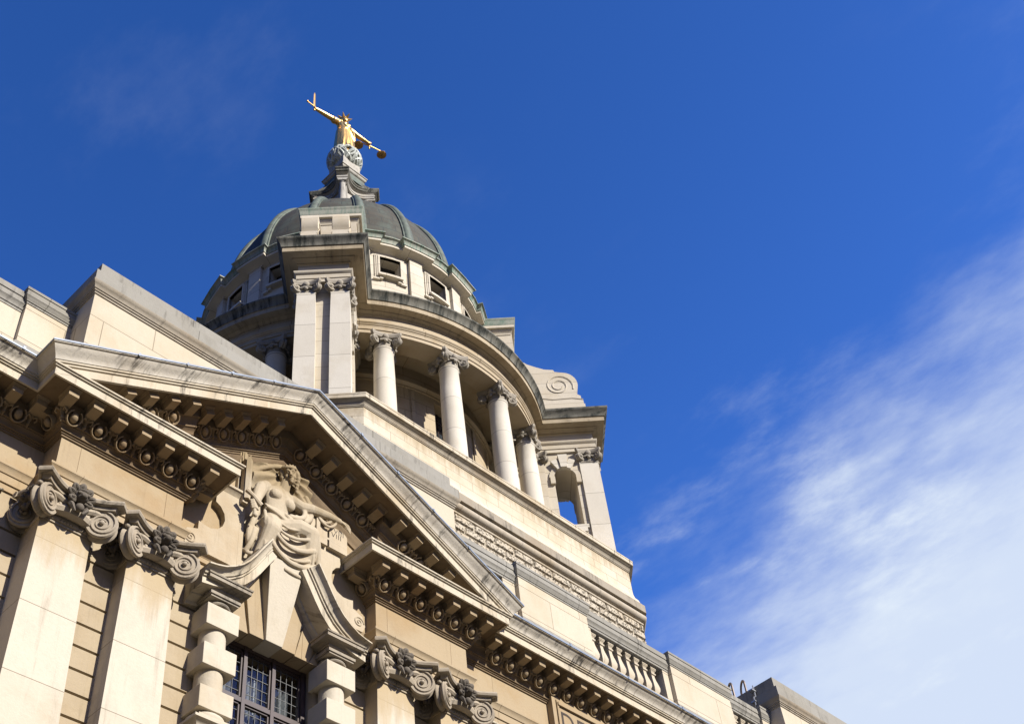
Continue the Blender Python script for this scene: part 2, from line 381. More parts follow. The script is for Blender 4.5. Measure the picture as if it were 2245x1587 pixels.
# recess (tympanum) wall
m = MB()
m.poly([(7.1, 13.1), (8.13, 13.1), (8.13, 12.72), (9.79, 12.72), (9.79, 13.1), (10.85, 13.1), (10.85, 16.1), (CX, 17.0), (7.1, 16.1)],
       lambda a, b: (a, YT, b), lambda a, b: (a, 12.45, b))
m.sweep([(7.1, YT), (8.2, YT)], [(0, 13.50), (.035, 13.50), (.035, 13.57), (.06, 13.60), (.08, 13.65), (0, 13.67)], caps=False)
m.sweep([(9.75, YT), (10.85, YT)], [(0, 13.50), (.035, 13.50), (.035, 13.57), (.06, 13.60), (.08, 13.65), (0, 13.67)])
m.build('tympanum_wall', 'tan', FA)

# ---- entablature profiles (o = outward from frieze plane, z)
ARCH = [(-.25, 13.27), (.025, 13.27), (.025, 13.37), (.045, 13.372), (.045, 13.50), (.06, 13.505), (.065, 13.53), (.085, 13.58), (.105, 13.60), (.105, 13.635), (0, 13.65)]
FRZ = [(0, 13.65), (0, 14.195)]
BED = [(.004, 14.195), (.022, 14.195), (.022, 14.225), (.040, 14.227), (.040, 14.250), (.066, 14.252), (.062, 14.285), (.075, 14.315), (.10, 14.335),
       (.10, 14.348), (.125, 14.350), (.125, 14.375), (.12, 14.38), (.125, 14.44), (.165, 14.49), (.20, 14.492), (.20, 14.63)]
BEDS = BED+[(.50, 14.63)]
COR = [(.50, 14.632), (.50, 14.612), (.53, 14.612), (.53, 14.745), (.555, 14.747), (.555, 14.772), (.578, 14.774), (.578, 14.80), (0, 14.802)]
CYM = [(.578, 14.80), (.592, 14.802), (.600, 14.83), (.622, 14.865), (.655, 14.895), (.682, 14.925), (.695, 14.948), (.72, 14.95), (.72, 14.968), (0, 15.02)]
LEAD = [(.712, 14.962), (.732, 14.962), (.732, 14.992), (0, 15.05)]
def run(path, tag, m0=None, m1=None, cyma=None, cm0=None, cm1=None):
    """one stretch of entablature: returns the cornice part"""
    m = MB(); m.sweep(path, ARCH, m0=m0, m1=m1); m.build('architrave', 'tan', FA)
    m = MB(); m.sweep(path, FRZ, m0=m0, m1=m1); m.build('frieze', 'tan', FA)
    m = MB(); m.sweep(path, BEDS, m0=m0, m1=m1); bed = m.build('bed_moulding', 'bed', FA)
    m = MB(); m.sweep(path, COR, m0=m0, m1=m1); co = m.build('cornice', 'corona', FA)
    if cyma:
        m = MB(); m.sweep(cyma, CYM, m0=cm0, m1=cm1); m.build('cornice_crown', 'cyma', co)
        m = MB(); m.sweep(cyma, LEAD, m0=cm0, m1=cm1)
        for i in range(len(cyma)-1):
            a, b = Vector(cyma[i]), Vector(cyma[i+1]); L = (b-a).length; d = (b-a).normalized(); nn = Vector((d.y, -d.x))
            k = .6
            while k < L-.2:
                p = a+d*k+nn*.735
                m.box(p.x-.02, p.x+.02, p.y-.006, p.y+.25, 14.955, 15.012) if abs(d.x) > .5 else None
                k += 1.55
        m.build('lead_flashing', 'lead', co)
    return bed, co
# left main wall + left ressaut in one path (mitres at every break)
PL = [(XL, YL), (RL[0], YL), (RL[0], YF), (RL[1], YF), (RL[1], YT)]
PR = [(RR[0], YT), (RR[0], YF), (RR[1], YF), (RR[1], YR), (XR, YR)]
bedL, corL = run(PL, 'l', cyma=PL[:3], cm1=(-1, -1))
bedR, corR = run(PR, 'r', cyma=PR[2:], cm0=(1, -1))

# ---- modillions and egg ornament
mm = MB()
mm.add([(-.075, -.44, -.125), (.075, -.44, -.125), (.075, -.19, -.145), (-.075, -.19, -.145), (-.075, -.44, -.035), (.075, -.44, -.035), (.075, -.19, -.035), (-.075, -.19, -.035)],
       [(0,3,2,1),(4,5,6,7),(0,1,5,4),(1,2,6,5),(2,3,7,6),(3,0,4,7)])
mm.loft([[(-x, -y, z), (x, -y, z), (x, -.19, z), (-x, -.19, z)] for x, y, z in ((.075, .44, -.037), (.083, .448, -.034), (.088, .462, -.012), (.098, .472, -.010), (.098, .472, .0))], closed=True, caps=True)
MODS = {}
def modillion(parent, x, y, z, rz=0, ry=0, key='a'):
    if 'a' not in MODS:
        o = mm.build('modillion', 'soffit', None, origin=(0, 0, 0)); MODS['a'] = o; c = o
    else: c = MODS['a'].copy(); COL.objects.link(c)
    c.parent = parent
    b = Vector((0, 0, 0)); q = parent
    while q is not None: b = b+Vector(q.location); q = q.parent
    c.location = Vector((x, y, z))-b; c.rotation_euler = (0, ry, rz)
    return c
def egg(m, T):   # local: x along run, -y outward, z up; centre of egg at origin
    S = T @ Matrix.Rotation(rad(35), 4, 'X')
    m.sphere((0, -.02, 0), (.057, .054, .072), 12, 8, M=S)
    rings = []
    for i in range(15):
        a = rad(-62+(304)*i/14)+pi/2+rad(-28-62)  # open at the top
        a = rad(118+304*i/14)
        r, w = .102, .014
        ca, sa = math.cos(a), math.sin(a)
        rings.append([((r-w)*ca, .03, (r-w)*sa*1.05), ((r-w*.4)*ca, -.05, (r-w*.4)*sa*1.05), ((r+w*.4)*ca, -.05, (r+w*.4)*sa*1.05), ((r+w)*ca, .03, (r+w)*sa*1.05)])
    m.loft(rings, closed=True, caps=True, M=S)
def dart(m, T):
    S = T @ Matrix.Rotation(rad(35), 4, 'X')
    m.loft([[(x*w, y, z) for x, y in ((-1, .03), (0, -.04), (1, .03))] for w, z in ((.045, .08), (.03, .03), (.02, -.02), (.045, -.05), (.004, -.105))], closed=True, caps=True, M=S)
    for sg in (-1, 1): m.tube([(sg*.02, 0, .05), (sg*.06, -.03, .075), (sg*.075, -.02, .03), (sg*.055, -.01, .0)], [.02, .018, .015, .01], 5, M=S)
eL, eR = MB(), MB()
for k in range(7):
    for cx, co in ((6.235, corL), (11.705, corR)): modillion(co, cx+(k-3)*.376, YF, 14.63)
    if k < 6:
        for cx, e in ((6.235, eL), (11.705, eR)):
            x = cx+(k-2.5)*.376; egg(e, Matrix.Translation((x, YF-.165, 14.43)))
    if 0 < k < 6:
        for cx, e in ((6.235, eL), (11.705, eR)): dart(e, Matrix.Translation((cx+(k-3)*.376, YF-.16, 14.43)))
# corner palmettes and return eggs
for e, x, sg in ((eL, RL[0], -1), (eL, RL[1], 1), (eR, RR[0], -1), (eR, RR[1], 1)):
    dart(e, Matrix.Translation((x+sg*.14, YF-.14, 14.43)) @ Matrix.Rotation(rad(45*sg), 4, 'Z'))
    egg(e, Matrix.Translation((x+sg*.165, YF+.10, 14.43)) @ Matrix.Rotation(rad(90*sg), 4, 'Z'))
for x, sg, co, y in ((RL[1], 1, corL, YF+.06), (RR[0], -1, corR, YF+.06), (RL[0], -1, corL, YF+.12), (RR[1], 1, corR, YF+.12)):
    modillion(co, x, y, 14.63, rz=rad(90*sg))
x = RL[0]-.40
while x > 2.6:
    modillion(corL, x+.02, YL, 14.63); egg(eL, Matrix.Translation((x-.15, YL-.165, 14.43))); dart(eL, Matrix.Translation((x+.03, YL-.16, 14.43))); x -= .356
n = 0; x = 13.21
while x < 24.5:
    modillion(corR, x+.075, YR, 14.63); egg(eR, Matrix.Translation((x+.253, YR-.165, 14.43))); dart(eR, Matrix.Translation((x+.08, YR-.16, 14.43))); x += .352
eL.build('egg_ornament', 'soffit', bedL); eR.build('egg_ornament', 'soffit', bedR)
# bead string under the architrave of the main walls
def beads(m, x0, x1, y, z, r=.026):
    x = x0; k = 0
    while x < x1:
        if k % 4 == 3: m.tube([(x, y, z), (x+.16, y, z)], [r*.8, r*.8], 8); x += .19
        else: m.sphere((x+.025, y, z), (.022, r, r), 8, 6); x += .052
        k += 1
m = MB(); beads(m, 2.8, 4.75, YL-.03, 13.255); beads(m, 13.2, 17, YR-.03, 13.255); m.build('bead_moulding', 'corona', FA)

# ---- raking cornice
SL = (17.11-14.968)/(8.97-4.55)            # slope
def zl(x): return 14.968+SL*((x-4.55) if x <= CX else (13.39-x))
KW = 1.12
def rake(side):
    s = 1 if side < 0 else -1
    X = lambda d: CX+side*d                # d = distance from centre
    mir = lambda d: zl(X(d))
    def rings(prof, d0, d1, mitre0=False, ybase=YF, yfix=True):
        out = []
        for d, mt in ((d0, mitre0), (d1, False)):
            ring = []
            for o, z in prof:
                dd = d
                if mt: dd = 3.70+o            # corner mitre with the return
                ring.append((X(dd), ybase-o, mir(3.70+.72)+(z-14.968) if mt else mir(dd)+(z-14.968)*KW))
            out.append(ring)
        return out
    m = MB(); m.loft(rings(COR, 3.70, 0, True, ybase=YF-.003)); co = m.build('raking_cornice', 'corona', FA)
    m = MB(); m.loft(rings(CYM, 3.70, 0, True)); m.build('cornice_crown', 'cyma', co)
    m = MB(); m.loft(rings(LEAD, 3.70, 0, True))
    d = 3.2
    while d > .3:
        x = X(d); z = mir(d)+.02
        T = Matrix.Translation((x, YF-.735, z)) @ Matrix.Rotation(-side*-1*math.atan(SL)*-1, 4, 'Y')
        m.box(-.018, .018, -.006, .2, -.035, .022, M=T); d -= .77
    m.build('lead_flashing', 'lead', co)
    # soffit + bed mould, stepping back over the recess
    m = MB()
    SOF = [(.20, 14.63), (.515, 14.63)]
    BR = [(o, z) for o, z in BED]
    m.loft(rings(BR+[(.515, 14.63)], 3.70, 1.80))
    dy = YT-YF
    BB = [(-.03, 13.95), (.03, 13.95), (.03, 14.0), (.045, 14.02), (.055, 14.08), (.085, 14.12), (.085, 14.15), (.03, 14.16)]+[(o+.03, z) for o, z in BR]
    ring = []
    for d in (1.80, 0):
        ring.append([(X(d), YT-o, mir(d)+(z-14.968)*KW) for o, z in BB]+[(X(d), YF-.515, mir(d)+(14.63-14.968)*KW)])
    m.loft(ring)
    # end wall of the step
    m.poly([(o, z) for o, z in BR]+[(-.25, 14.63), (-.25, 14.195)], lambda o, z: (X(1.81), YF-o, mir(1.81)+(z-14.968)*KW), lambda o, z: (X(1.79), YF-o, mir(1.81)+(z-14.968)*KW))
    # little wall over the ressaut under the rake
    m.poly([(3.75, 14.8), (1.78, 14.8), (1.78, mir(1.78)-.8), (3.75, mir(3.75)-.3)], lambda d, z: (X(d), YF+.004, z), lambda d, z: (X(d), YF+.3, z))
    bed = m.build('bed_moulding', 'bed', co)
    e1, e2 = MB(), MB(); ang = side*math.atan(SL)
    d = 3.1; k = 0
    while d > .12:
        rec = d < 1.78; yb = (YT-.06 if rec else YF)
        z = mir(d)+(14.63-14.968)*KW
        modillion(co, X(d), yb, z, ry=ang)
        de = d-.17
        if de > .1 and abs(de-1.80) > .1:
            ye = (YT if de < 1.78 else YF)-.17
            T = Matrix.Translation((X(de), ye, mir(de)+(14.43-14.968)*KW)) @ Matrix.Rotation(ang, 4, 'Y')
            e = e2 if de < 1.78 else e1
            egg(e, T)
            T2 = Matrix.Translation((X(d), ye+.005, mir(d)+(14.43-14.968)*KW)) @ Matrix.Rotation(ang, 4, 'Y'); dart(e, T2)
        d -= .345 if not rec else .325
    e1.build('egg_ornament', 'soffit', co); e2.build('egg_ornament', 'soffit', co)
    return co
rake(-1); rake(1)
# roof slabs behind the raking cornice
m = MB(); m.poly([(4.9, 14.9), (CX, 16.98), (13.04, 14.9)], lambda a, b: (a, 12.2, b), lambda a, b: (a, 12.8, b)); m.build('pediment_back', 'attic', FA)

# ---- tympanum panels
def apron(side):
    m = MB()
    X = lambda x: CX+side*x
    top = [(1.14, 14.93), (.66, 14.98), (.66, 13.62), (1.60, 13.62), (1.66, 13.74), (1.60, 13.90), (1.42, 13.97), (1.42, 14.12)]
    bulge = [(1.30, 14.12)]+[(1.25+.22*math.cos(rad(a)), 14.36+.25*math.sin(rad(a))) for a in range(250, 451, 20)]
    bulge = [(1.34, 14.10), (1.22, 14.09), (1.10, 14.14), (1.02, 14.24), (.99, 14.36), (1.01, 14.48), (1.08, 14.58), (1.17, 14.63), (1.17, 14.70)]
    pts = top+bulge
    m.poly(pts, lambda x, z: (X(x), YT-.10, z), lambda x, z: (X(x), YT+.03, z))
    m.sweep([(X(1.17), YT-.10), (X(.64), YT-.10)] if side < 0 else [(X(.64), YT-.10), (X(1.17), YT-.10)], [(-.1, 14.90), (0, 14.90), (.02, 14.93), (.05, 14.97), (.07, 14.98), (.07, 15.02), (-.1, 15.05)], caps=True)
    # spiral at the foot of the scroll
    m.tube([(X(1.53+r*math.cos(a)), YT-.105, 13.77+r*math.sin(a)) for r, a in ((.10-.0035*i, .45*i*side) for i in range(26))], .010, 5)
    # moulded strip
    for w, y in ((.075, .06), (.045, .085), (.02, .10)):
        xa, xb = sorted((X(.72-w), X(.72+w))); m.box(xa, xb, YT-y-.002, YT+.01, 13.7-w*.1, (15.9 if side < 0 else 15.35)+w*.1)
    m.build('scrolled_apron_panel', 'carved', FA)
apron(-1); apron(1)

# ---- pilasters with angular ionic capitals
def capital(w, hi, parent, name='capital'):
    """facade capital, local frame: x across, y=0 shaft face, z=0 astragal base"""
    m = MB(); hw = w/2
    m.box(-hw-.012, hw+.012, -.02, .30, 0, .035)
    x = -hw
    k = 0
    while x < hw-.02:
        if k % 5 in (3,): m.tube([(x, -.03, .058), (x+.11, -.03, .058)], .020, 8); x += .125
        else: m.sphere((x+.02, -.032, .058), (.018, .026, .027), 8, 6); x += .042
        k += 1
    m.box(-hw+.01, hw-.01, -.04, .30, .035, .40)
    # echinus roll between the volutes
    m.tube([(-hw+.08, -.07, .15), (-.1, -.11, .17), (.1, -.11, .17), (hw-.08, -.07, .15)], [.07, .085, .085, .07], 8)
    ctr = {}
    for sx, sy in ((-1, -1), (1, -1), (-1, 1), (1, 1)):
        c = Vector((sx*(hw+.045), -.125 if sy < 0 else .30, .165)); 
        dg = Vector((sx*.88, sy*.48, 0)).normalized(); ax = Vector((-sx*.48, sy*.88, 0)).normalized()
        if sy > 0: c.x = sx*(hw+.06)
        F = Matrix((dg, ax, Vector((0, 0, 1)))).transposed().to_4x4(); F.translation = c
        # disc: local x = diagonal, y = disc axis, z up
        n = 22; ov = lambda a, r: (r*math.cos(a), r*math.sin(a)*1.06)
        rings = [[(ov(2*pi*k/n, r)[0], y, ov(2*pi*k/n, r)[1]) for k in range(n)] for r, y in ((.12, -.075), (.195, -.075), (.207, -.055), (.20, -.03), (.165, 0), (.20, .03), (.207, .055), (.195, .075), (.12, .075))]
        m.loft(rings, closed=True, caps=True, M=F)
        for fy in (-1, 1):
            sp = []
            for i in range(46):
                a = -fy*0-.0+i*.30; r = .190*math.exp(-.085*a*1.05)
                sp.append((r*math.cos(pi/2-a), fy*.078, 1.06*r*math.sin(pi/2-a)))
            m.tube(sp, [max(.008, .021-.00024*i) for i in range(46)], 6, M=F)
            m.sphere((0, fy*.095, 0), (.036, .03, .036), 8, 6, M=F)
        # scroll stalk rising to the abacus horn
        m.tube([tuple(c+dg*.02+Vector((0, 0, .15))), tuple(c+dg*.06+Vector((0, 0, .215))), tuple(c+dg*.10+Vector((0, 0, .25)))], [.08, .075, .08], 8)
        m.sphere(tuple(c+dg*.16+Vector((0, 0, .155))), .038, 8, 6)
        # canal back to the centre
        q = Vector((sx*.12, -.13, .27)) if sy < 0 else None
        if q is not None:
            m.tube([tuple(c+Vector((0, -.0, .17))), tuple((c+q)/2+Vector((0, -.02, .085))), tuple(q)], [.045, .045, .05], 7)
            m.tube([tuple(c-Vector((sx*.2, -.02, -.12))), (sx*.2, -.12, .2), (sx*.12, -.15, .14)], [.03, .035, .02], 6)
            m.sphere((sx*.235, -.15, .285), .030, 7, 5)
    # abacus: concave-sided plate with roll edge
    hx = hw+.245; c0 = .075
    front = [(-hx+c0*.2, -.33+.0), ]
    def curve(p, q, sag, n=14):
        p, q = Vector(p), Vector(q); d = q-p; nn = Vector((-d.y, d.x)).normalized(); return [tuple(p+d*(i/n)+nn*sag*4*(i/n)*(1-i/n)) for i in range(n+1)]
    A1, A2 = (-hx+.09, -.36), (hx-.09, -.36)
    B1, B2 = (hx, -.28), (hx, .32)
    C1 = (-hx, .32); C2 = (-hx, -.28)
    out = curve(A1, A2, .215)+curve(B1, B2, .13, 6)+curve(C1, C2, .13, 6)
    m.poly(out, lambda a, b: (a*.97, b*.95, .415), lambda a, b: (a, b, .495))
    edge = [(a, b, .452) for a, b in out]
    m.tube(edge, .046, 8, closed=True)
    m.poly(out, lambda a, b: (a*.90, b*.82, .36), lambda a, b: (a*.93, b*.88, .413))
    o = m.build(name, 'capital', parent, origin=None)
    return o
def rosette(m, M_):
    for i in range(7):
        a = rad(-35+250*i/6)
        T = M_ @ Matrix.Translation((.125*math.cos(a), -.03, .10+.125*math.sin(a))) @ Matrix.Rotation(-(a-pi/2), 4, 'Y') @ Matrix.Rotation(rad(28), 4, 'X')
        m.sphere((0, 0, 0), (.062, .045, .085), 9, 7, M=T)
        m.sphere((0, -.03, .02), (.03, .028, .05), 7, 5, M=T)
    m.sphere((0, -.05, .09), (.105, .085, .085), 12, 8, M=M_)
    m.sphere((0, -.085, .135), (.085, .06, .035), 10, 6, M=M_)
    m.sphere((0, -.11, .055), (.05, .05, .04), 8, 6, M=M_)
    for s in (-1, 1): m.sphere((s*.055, -.11, .09), (.035, .03, .028), 7, 5, M=M_); m.tube([(s*.12, 0, -.02), (s*.10, -.05, -.10), (s*.05, -.05, -.17)], [.04, .035, .015], 6, M=M_)
    m.sphere((0, -.05, -.09), (.06, .06, .06), 9, 7, M=M_)
PXS = [5.585, 6.845, 11.095, 12.355]
zc = 12.775
shaft = MB()
rings = []
for z, hw in ((4.0, .405), (9.0, .40), (10.2, .393), (11.2, .380), (12.0, .366), (12.70, .357), (12.74, .357), (12.745, .372), (12.775, .372)):
    rings.append([(-hw, 0, z-zc), (hw, 0, z-zc), (hw, .5, z-zc), (-hw, .5, z-zc)])
shaft.loft(rings, closed=True, caps=True)
shaft.box(-.47, .47, -.09, .5, 3.2-zc, 3.75-zc); shaft.box(-.43, .43, -.05, .5, 3.75-zc, 4.0-zc)
P0 = MB(); P0.v, P0.f = [(v[0]+PXS[0], v[1]+YF, v[2]+zc) for v in shaft.v], shaft.f
pil = P0.build('pilaster', 'pilaster', FA, origin=(PXS[0], YF, zc))
# capital meshes are built round the origin, then parented
cap0 = capital(.715, .47, None)
cap0.parent = pil; cap0.location = (0, 0, 0)
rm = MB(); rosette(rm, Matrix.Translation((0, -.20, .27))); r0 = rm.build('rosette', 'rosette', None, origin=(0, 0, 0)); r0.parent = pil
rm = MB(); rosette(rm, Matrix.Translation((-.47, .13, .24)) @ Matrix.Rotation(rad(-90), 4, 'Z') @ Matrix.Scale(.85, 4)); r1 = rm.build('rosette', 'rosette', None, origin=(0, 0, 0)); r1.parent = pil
for x in PXS[1:]: cp(pil, FA, loc=(x-CX, YF-11.95, zc))

# ---- banded half columns beside the window
def banded(x):
    xc = x; y0, y1 = 11.615, YM+.05
    m = MB(); m.lathe([(.19, 10.9), (.187, 11.6), (.178, 12.68)], (xc, 11.835), 28)
    sh = m.build('banded_column', 'block', FA, origin=(xc, 11.835, 10.9))
    for z0, z1 in ((12.315, 12.65), (11.695, 12.025), (11.065, 11.385)):
        b = MB(); b.box(xc-.257, xc+.257, y0, y1, z0, z1); b.build('stone_block', 'block', sh, bevel=.006)
    b = MB()
    b.lathe([(.178, 12.65), (.178, 12.70), (.205, 12.705), (.215, 12.725), (.205, 12.745), (.19, 12.75), (.19, 12.77)], (xc, 11.835), 28)
    b.box(xc-.225, xc+.225, 11.61, y1, 12.77, 12.80); b.box(xc-.245, xc+.245, 11.59, y1, 12.80, 12.845)
    b.box(xc-.215, xc+.215, 11.63, y1, 12.845, 12.90)
    sq = [(xc-.215, y1), (xc-.215, 11.63), (xc+.215, 11.63), (xc+.215, y1)]
    b.sweep(sq, [(0, 12.90), (.015, 12.90), (.015, 12.935), (.03, 12.94), (.06, 12.965), (.13, 12.967), (.13, 13.02), (.145, 13.022), (.15, 13.045), (0, 13.06)])
    b.build('column_capital', 'band', sh)
    b = MB(); b.lathe([(.16, 11.065), (.21, 11.05), (.245, 11.02), (.255, 10.985), (.245, 10.95), (.20, 10.93)], (xc, 11.835), 28)
    b.box(xc-.27, xc+.27, 11.56, y1, 10.86, 10.935)
    b.sweep([(xc-.27, y1), (xc-.27, 11.58), (xc+.27, 11.58), (xc+.27, y1)], [(0, 9.0), (0, 10.70), (.03, 10.71), (.04, 10.75), (.09, 10.80), (.11, 10.805), (.11, 10.84), (0, 10.86)])
    b.build('column_pedestal', 'block', sh)
banded(7.955); banded(9.985)

# ---- swan-neck broken pediment over the window
def swan(side):
    pts = [(1.43, 13.10), (1.30, 13.125), (1.17, 13.165), (1.03, 13.245), (.90, 13.345), (.79, 13.47), (.69, 13.62), (.59, 13.79), (.50, 13.94), (.425, 14.06)]
    prof = [(.0, -.36), (.05, -.36), (.06, -.31), (.10, -.29), (.16, -.27), (.17, -.245), (.40, -.235), (.40, -.13), (.425, -.125), (.425, -.10), (.45, -.095), (.46, -.06), (.50, -.03), (.53, -.012), (.555, -.01), (.555, .012), (.0, .03)]
    rings = []
    for i, (d, z) in enumerate(pts):
        a = Vector(pts[max(i-1, 0)]); b = Vector(pts[min(i+1, len(pts)-1)]); t = (b-a).normalized(); nn = Vector((-t.y, t.x))
        if nn.y < 0: nn = -nn
        if i == 0: nn = Vector((0, 1))
        rings.append([(CX+side*(d+nn.x*w*1.0), YM-o, z+nn.y*w*1.0) for o, w in prof])
    m = MB(); m.loft(rings, closed=True, caps=True)
    return m.build('swan_neck_pediment', 'corona', FA)
swan(-1); swan(1)
# flat arch voussoirs and keystone
m = MB()
vb = [0.145, .40, .66, .90]; vt = [.26, .58, .92, 1.25]
arch_o = None
for side in (-1, 1):
    for i in range(3):
        y = YT-(.045 if i == 0 else .02)
        zt = (13.78, 13.45, 13.2)[i]
        b0, b1, t0, t1 = [CX+side*v for v in (vb[i]+.006, vb[i+1]-.006, vt[i]+.006, vt[i+1]-.006)]
        ys = 12.44
        m.hexa([(b0, y, 12.70), (b1, y, 12.70), (b1, ys, 12.70), (b0, ys, 12.70)], [(t0, y-.02, zt), (t1, y-.02, zt), (t1, ys, zt), (t0, ys, zt)])
va = m.build('flat_arch', 'tan', FA, bevel=.006)
m = MB()
m.hexa([(CX-.145, 11.84, 12.685), (CX+.145, 11.84, 12.685), (CX+.145, 12.3, 12.685), (CX-.145, 12.3, 12.685)], [(CX-.30, 11.62, 13.97), (CX+.30, 11.62, 13.97), (CX+.30, 12.2, 13.97), (CX-.30, 12.2, 13.97)])
m.build('keystone', 'block', va, bevel=.006)

# ---- leaded window
YG = 12.19
m = MB()
x0, x1, z0, z1 = 8.15, 9.77, 8.0, 12.70
for a, b in ((x0, x0+.07), (x1-.07, x1), (8.700, 8.755), (9.185, 9.24)): m.box(a, b, YG-.06, YG+.06, z0, z1)
for a, b in ((11.80, 11.87), (z0, z0+.08), (z1-.06, z1)): m.box(x0+.001, x1-.001, YG-.052, YG+.052, a, b)
for a, b in ((8.225, 8.695), (8.76, 9.18), (9.245, 9.695)):
    for c, d in ((11.875, 12.635), (10.9, 11.795), (9.9, 10.88), (8.1, 9.88)):
        for q in ((a, a+.022, c, d), (b-.022, b, c, d), (a, b, c, c+.022), (a, b, d-.022, d)): m.box(q[0], q[1], YG-.03, YG+.02, q[2], q[3])
for zt in (10.88, 9.88): m.box(x0+.001, x1-.001, YG-.050, YG+.050, zt, zt+.05)
win = m.build('window', 'frame', FA)
m = MB(); m.loft([[(x0+.05, YG, z) for z in (z0, z1-.03)], [(x1-.05, YG, z) for z in (z0, z1-.03)]]); m.build('pane', 'glass', win)
m = MB()
for a, b in ((8.247, 8.673), (8.782, 9.158), (9.267, 9.673)):
    n = 4 if b-a > .38 else 3
    n = 4
    for i in range(1, n): x = a+(b-a)*i/n; m.box(x-.004, x+.004, YG-.010, YG-.004, 8.1, 12.62)
    z = 12.58
    while z > 9: m.box(a, b, YG-.0105, YG-.0045, z-.004, z+.004); z -= .148
m.build('leading', 'came', win)
m = MB()
for a, b in ((8.30, 8.69), (8.80, 9.14), (9.30, 9.62)):
    pts = []
    n = 26
    for i in range(n+1): pts.append((a+(b-a)*i/n+random.uniform(-.004, .004), YG+.17+.035*math.sin(i*1.35)+.02*math.sin(i*.6+a*5)))
    m.loft([[(x, y, 9.5) for x, y in pts], [(x, y, 12.45) for x, y in pts]])
m.build('curtain', 'curtain', win)
m = MB(); m.box(8.0, 9.95, YG+.9, YG+1.0, 7.9, 12.9); m.box(8.0, 9.95, YG+.06, YG+1, 12.75, 12.85); m.box(7.98, 8.0, YG+.06, YG+1, 7.9, 12.9); m.box(9.95, 9.97, YG+.06, YG+1, 7.9, 12.9)
m.build('dark_room', 'dark', win)

# ---- inscription panel on the right-hand frieze
m = MB(); px0 = 14.85
m.poly([(px0, 13.30), (20.6, 13.30), (20.6, 14.335), (px0, 14.335)], lambda a, b: (a, YR-.125, b), lambda a, b: (a, YR+.1, b))
for q in ((px0+.10, 20.5, 14.22, 14.26, .14), (px0+.12, 20.48, 14.16, 14.215, .165), (px0+.10, px0+.15, 13.35, 14.22, .145)): m.box(q[0], q[1], YR-q[4], YR, q[2], q[3])
pan = m.build('inscription_panel', 'tan', FA)
def text(s, size, loc, name, mat, parent, ext=.004):
    c = bpy.data.curves.new(name, 'FONT'); c.body = s; c.size = size; c.extrude = ext; c.align_x = 'LEFT'; c.space_character = 1.15
    o = bpy.data.objects.new('tmp', c); COL.objects.link(o); bpy.context.view_layer.update()
    me = bpy.data.meshes.new_from_object(o.evaluated_get(bpy.context.evaluated_depsgraph_get())); bpy.data.objects.remove(o)
    me.transform(Matrix.Rotation(rad(90), 4, 'X')); me.name = name
    me.materials.clear(); me.materials.append(MAT[mat])
    q = bpy.data.objects.new(name, me); COL.objects.link(q); q.parent = parent
    b = Vector((0, 0, 0)); p = parent
    while p is not None: b = b+Vector(p.location); p = p.parent
    q.location = Vector(loc)-b; return q
text('DEFEND', .50, (px0+.16, YR-.126, 13.73), 'inscription', 'letter', pan)

# ================================================================== ATTIC BLOCKS AND PARAPETS
def attic_block(x0, x1, label):
    y0, y1 = 11.70, 15.5; X = (x0+x1)/2
    r = empty('attic_block', (X, (y0+y1)/2, 15.0), label, 'wall', 'attic blocks above the cornice')
    m = MB(); path = [(x0, y1), (x0, y0), (x1, y0), (x1, y1)]
    if x0 < 10: m.poly([(x0, 17.22), (x0, zl(x0)-.2), (CX, zl(CX)-.16), (x1, zl(x1)-.2), (x1, 17.22)], lambda a, b: (a, y0, b), lambda a, b: (a, y1, b))
    else: m.sweep(path, [(.05, 14.9), (.05, 15.25), (0, 15.30), (0, 17.22)])
    m.build('wall', 'attic', r)
    m = MB(); m.sweep(path, [(0, 17.22), (.018, 17.22), (.018, 17.262), (.035, 17.264), (.035, 17.295), (.05, 17.30), (.056, 17.33), (.075, 17.37), (.10, 17.395), (.105, 17.43), (0.02, 17.432)])
    m.build('cornice_moulding', 'band', r)
    m = MB(); m.sweep(path, [(-.05, 17.436), (.085, 17.436), (.085, 17.67), (-.02, 17.68), (-.02, 17.99), (-1.8, 18.02)])
    m.build('coping', 'greycap', r)
    return r
attic_block(5.27, 12.67, 'long plain stone attic block with grey weathered coping rising behind the sculpted pediment')
attic_block(22.60, 30.0, 'plain attic block with mottled grey coping at lower right beside the ladder rails')

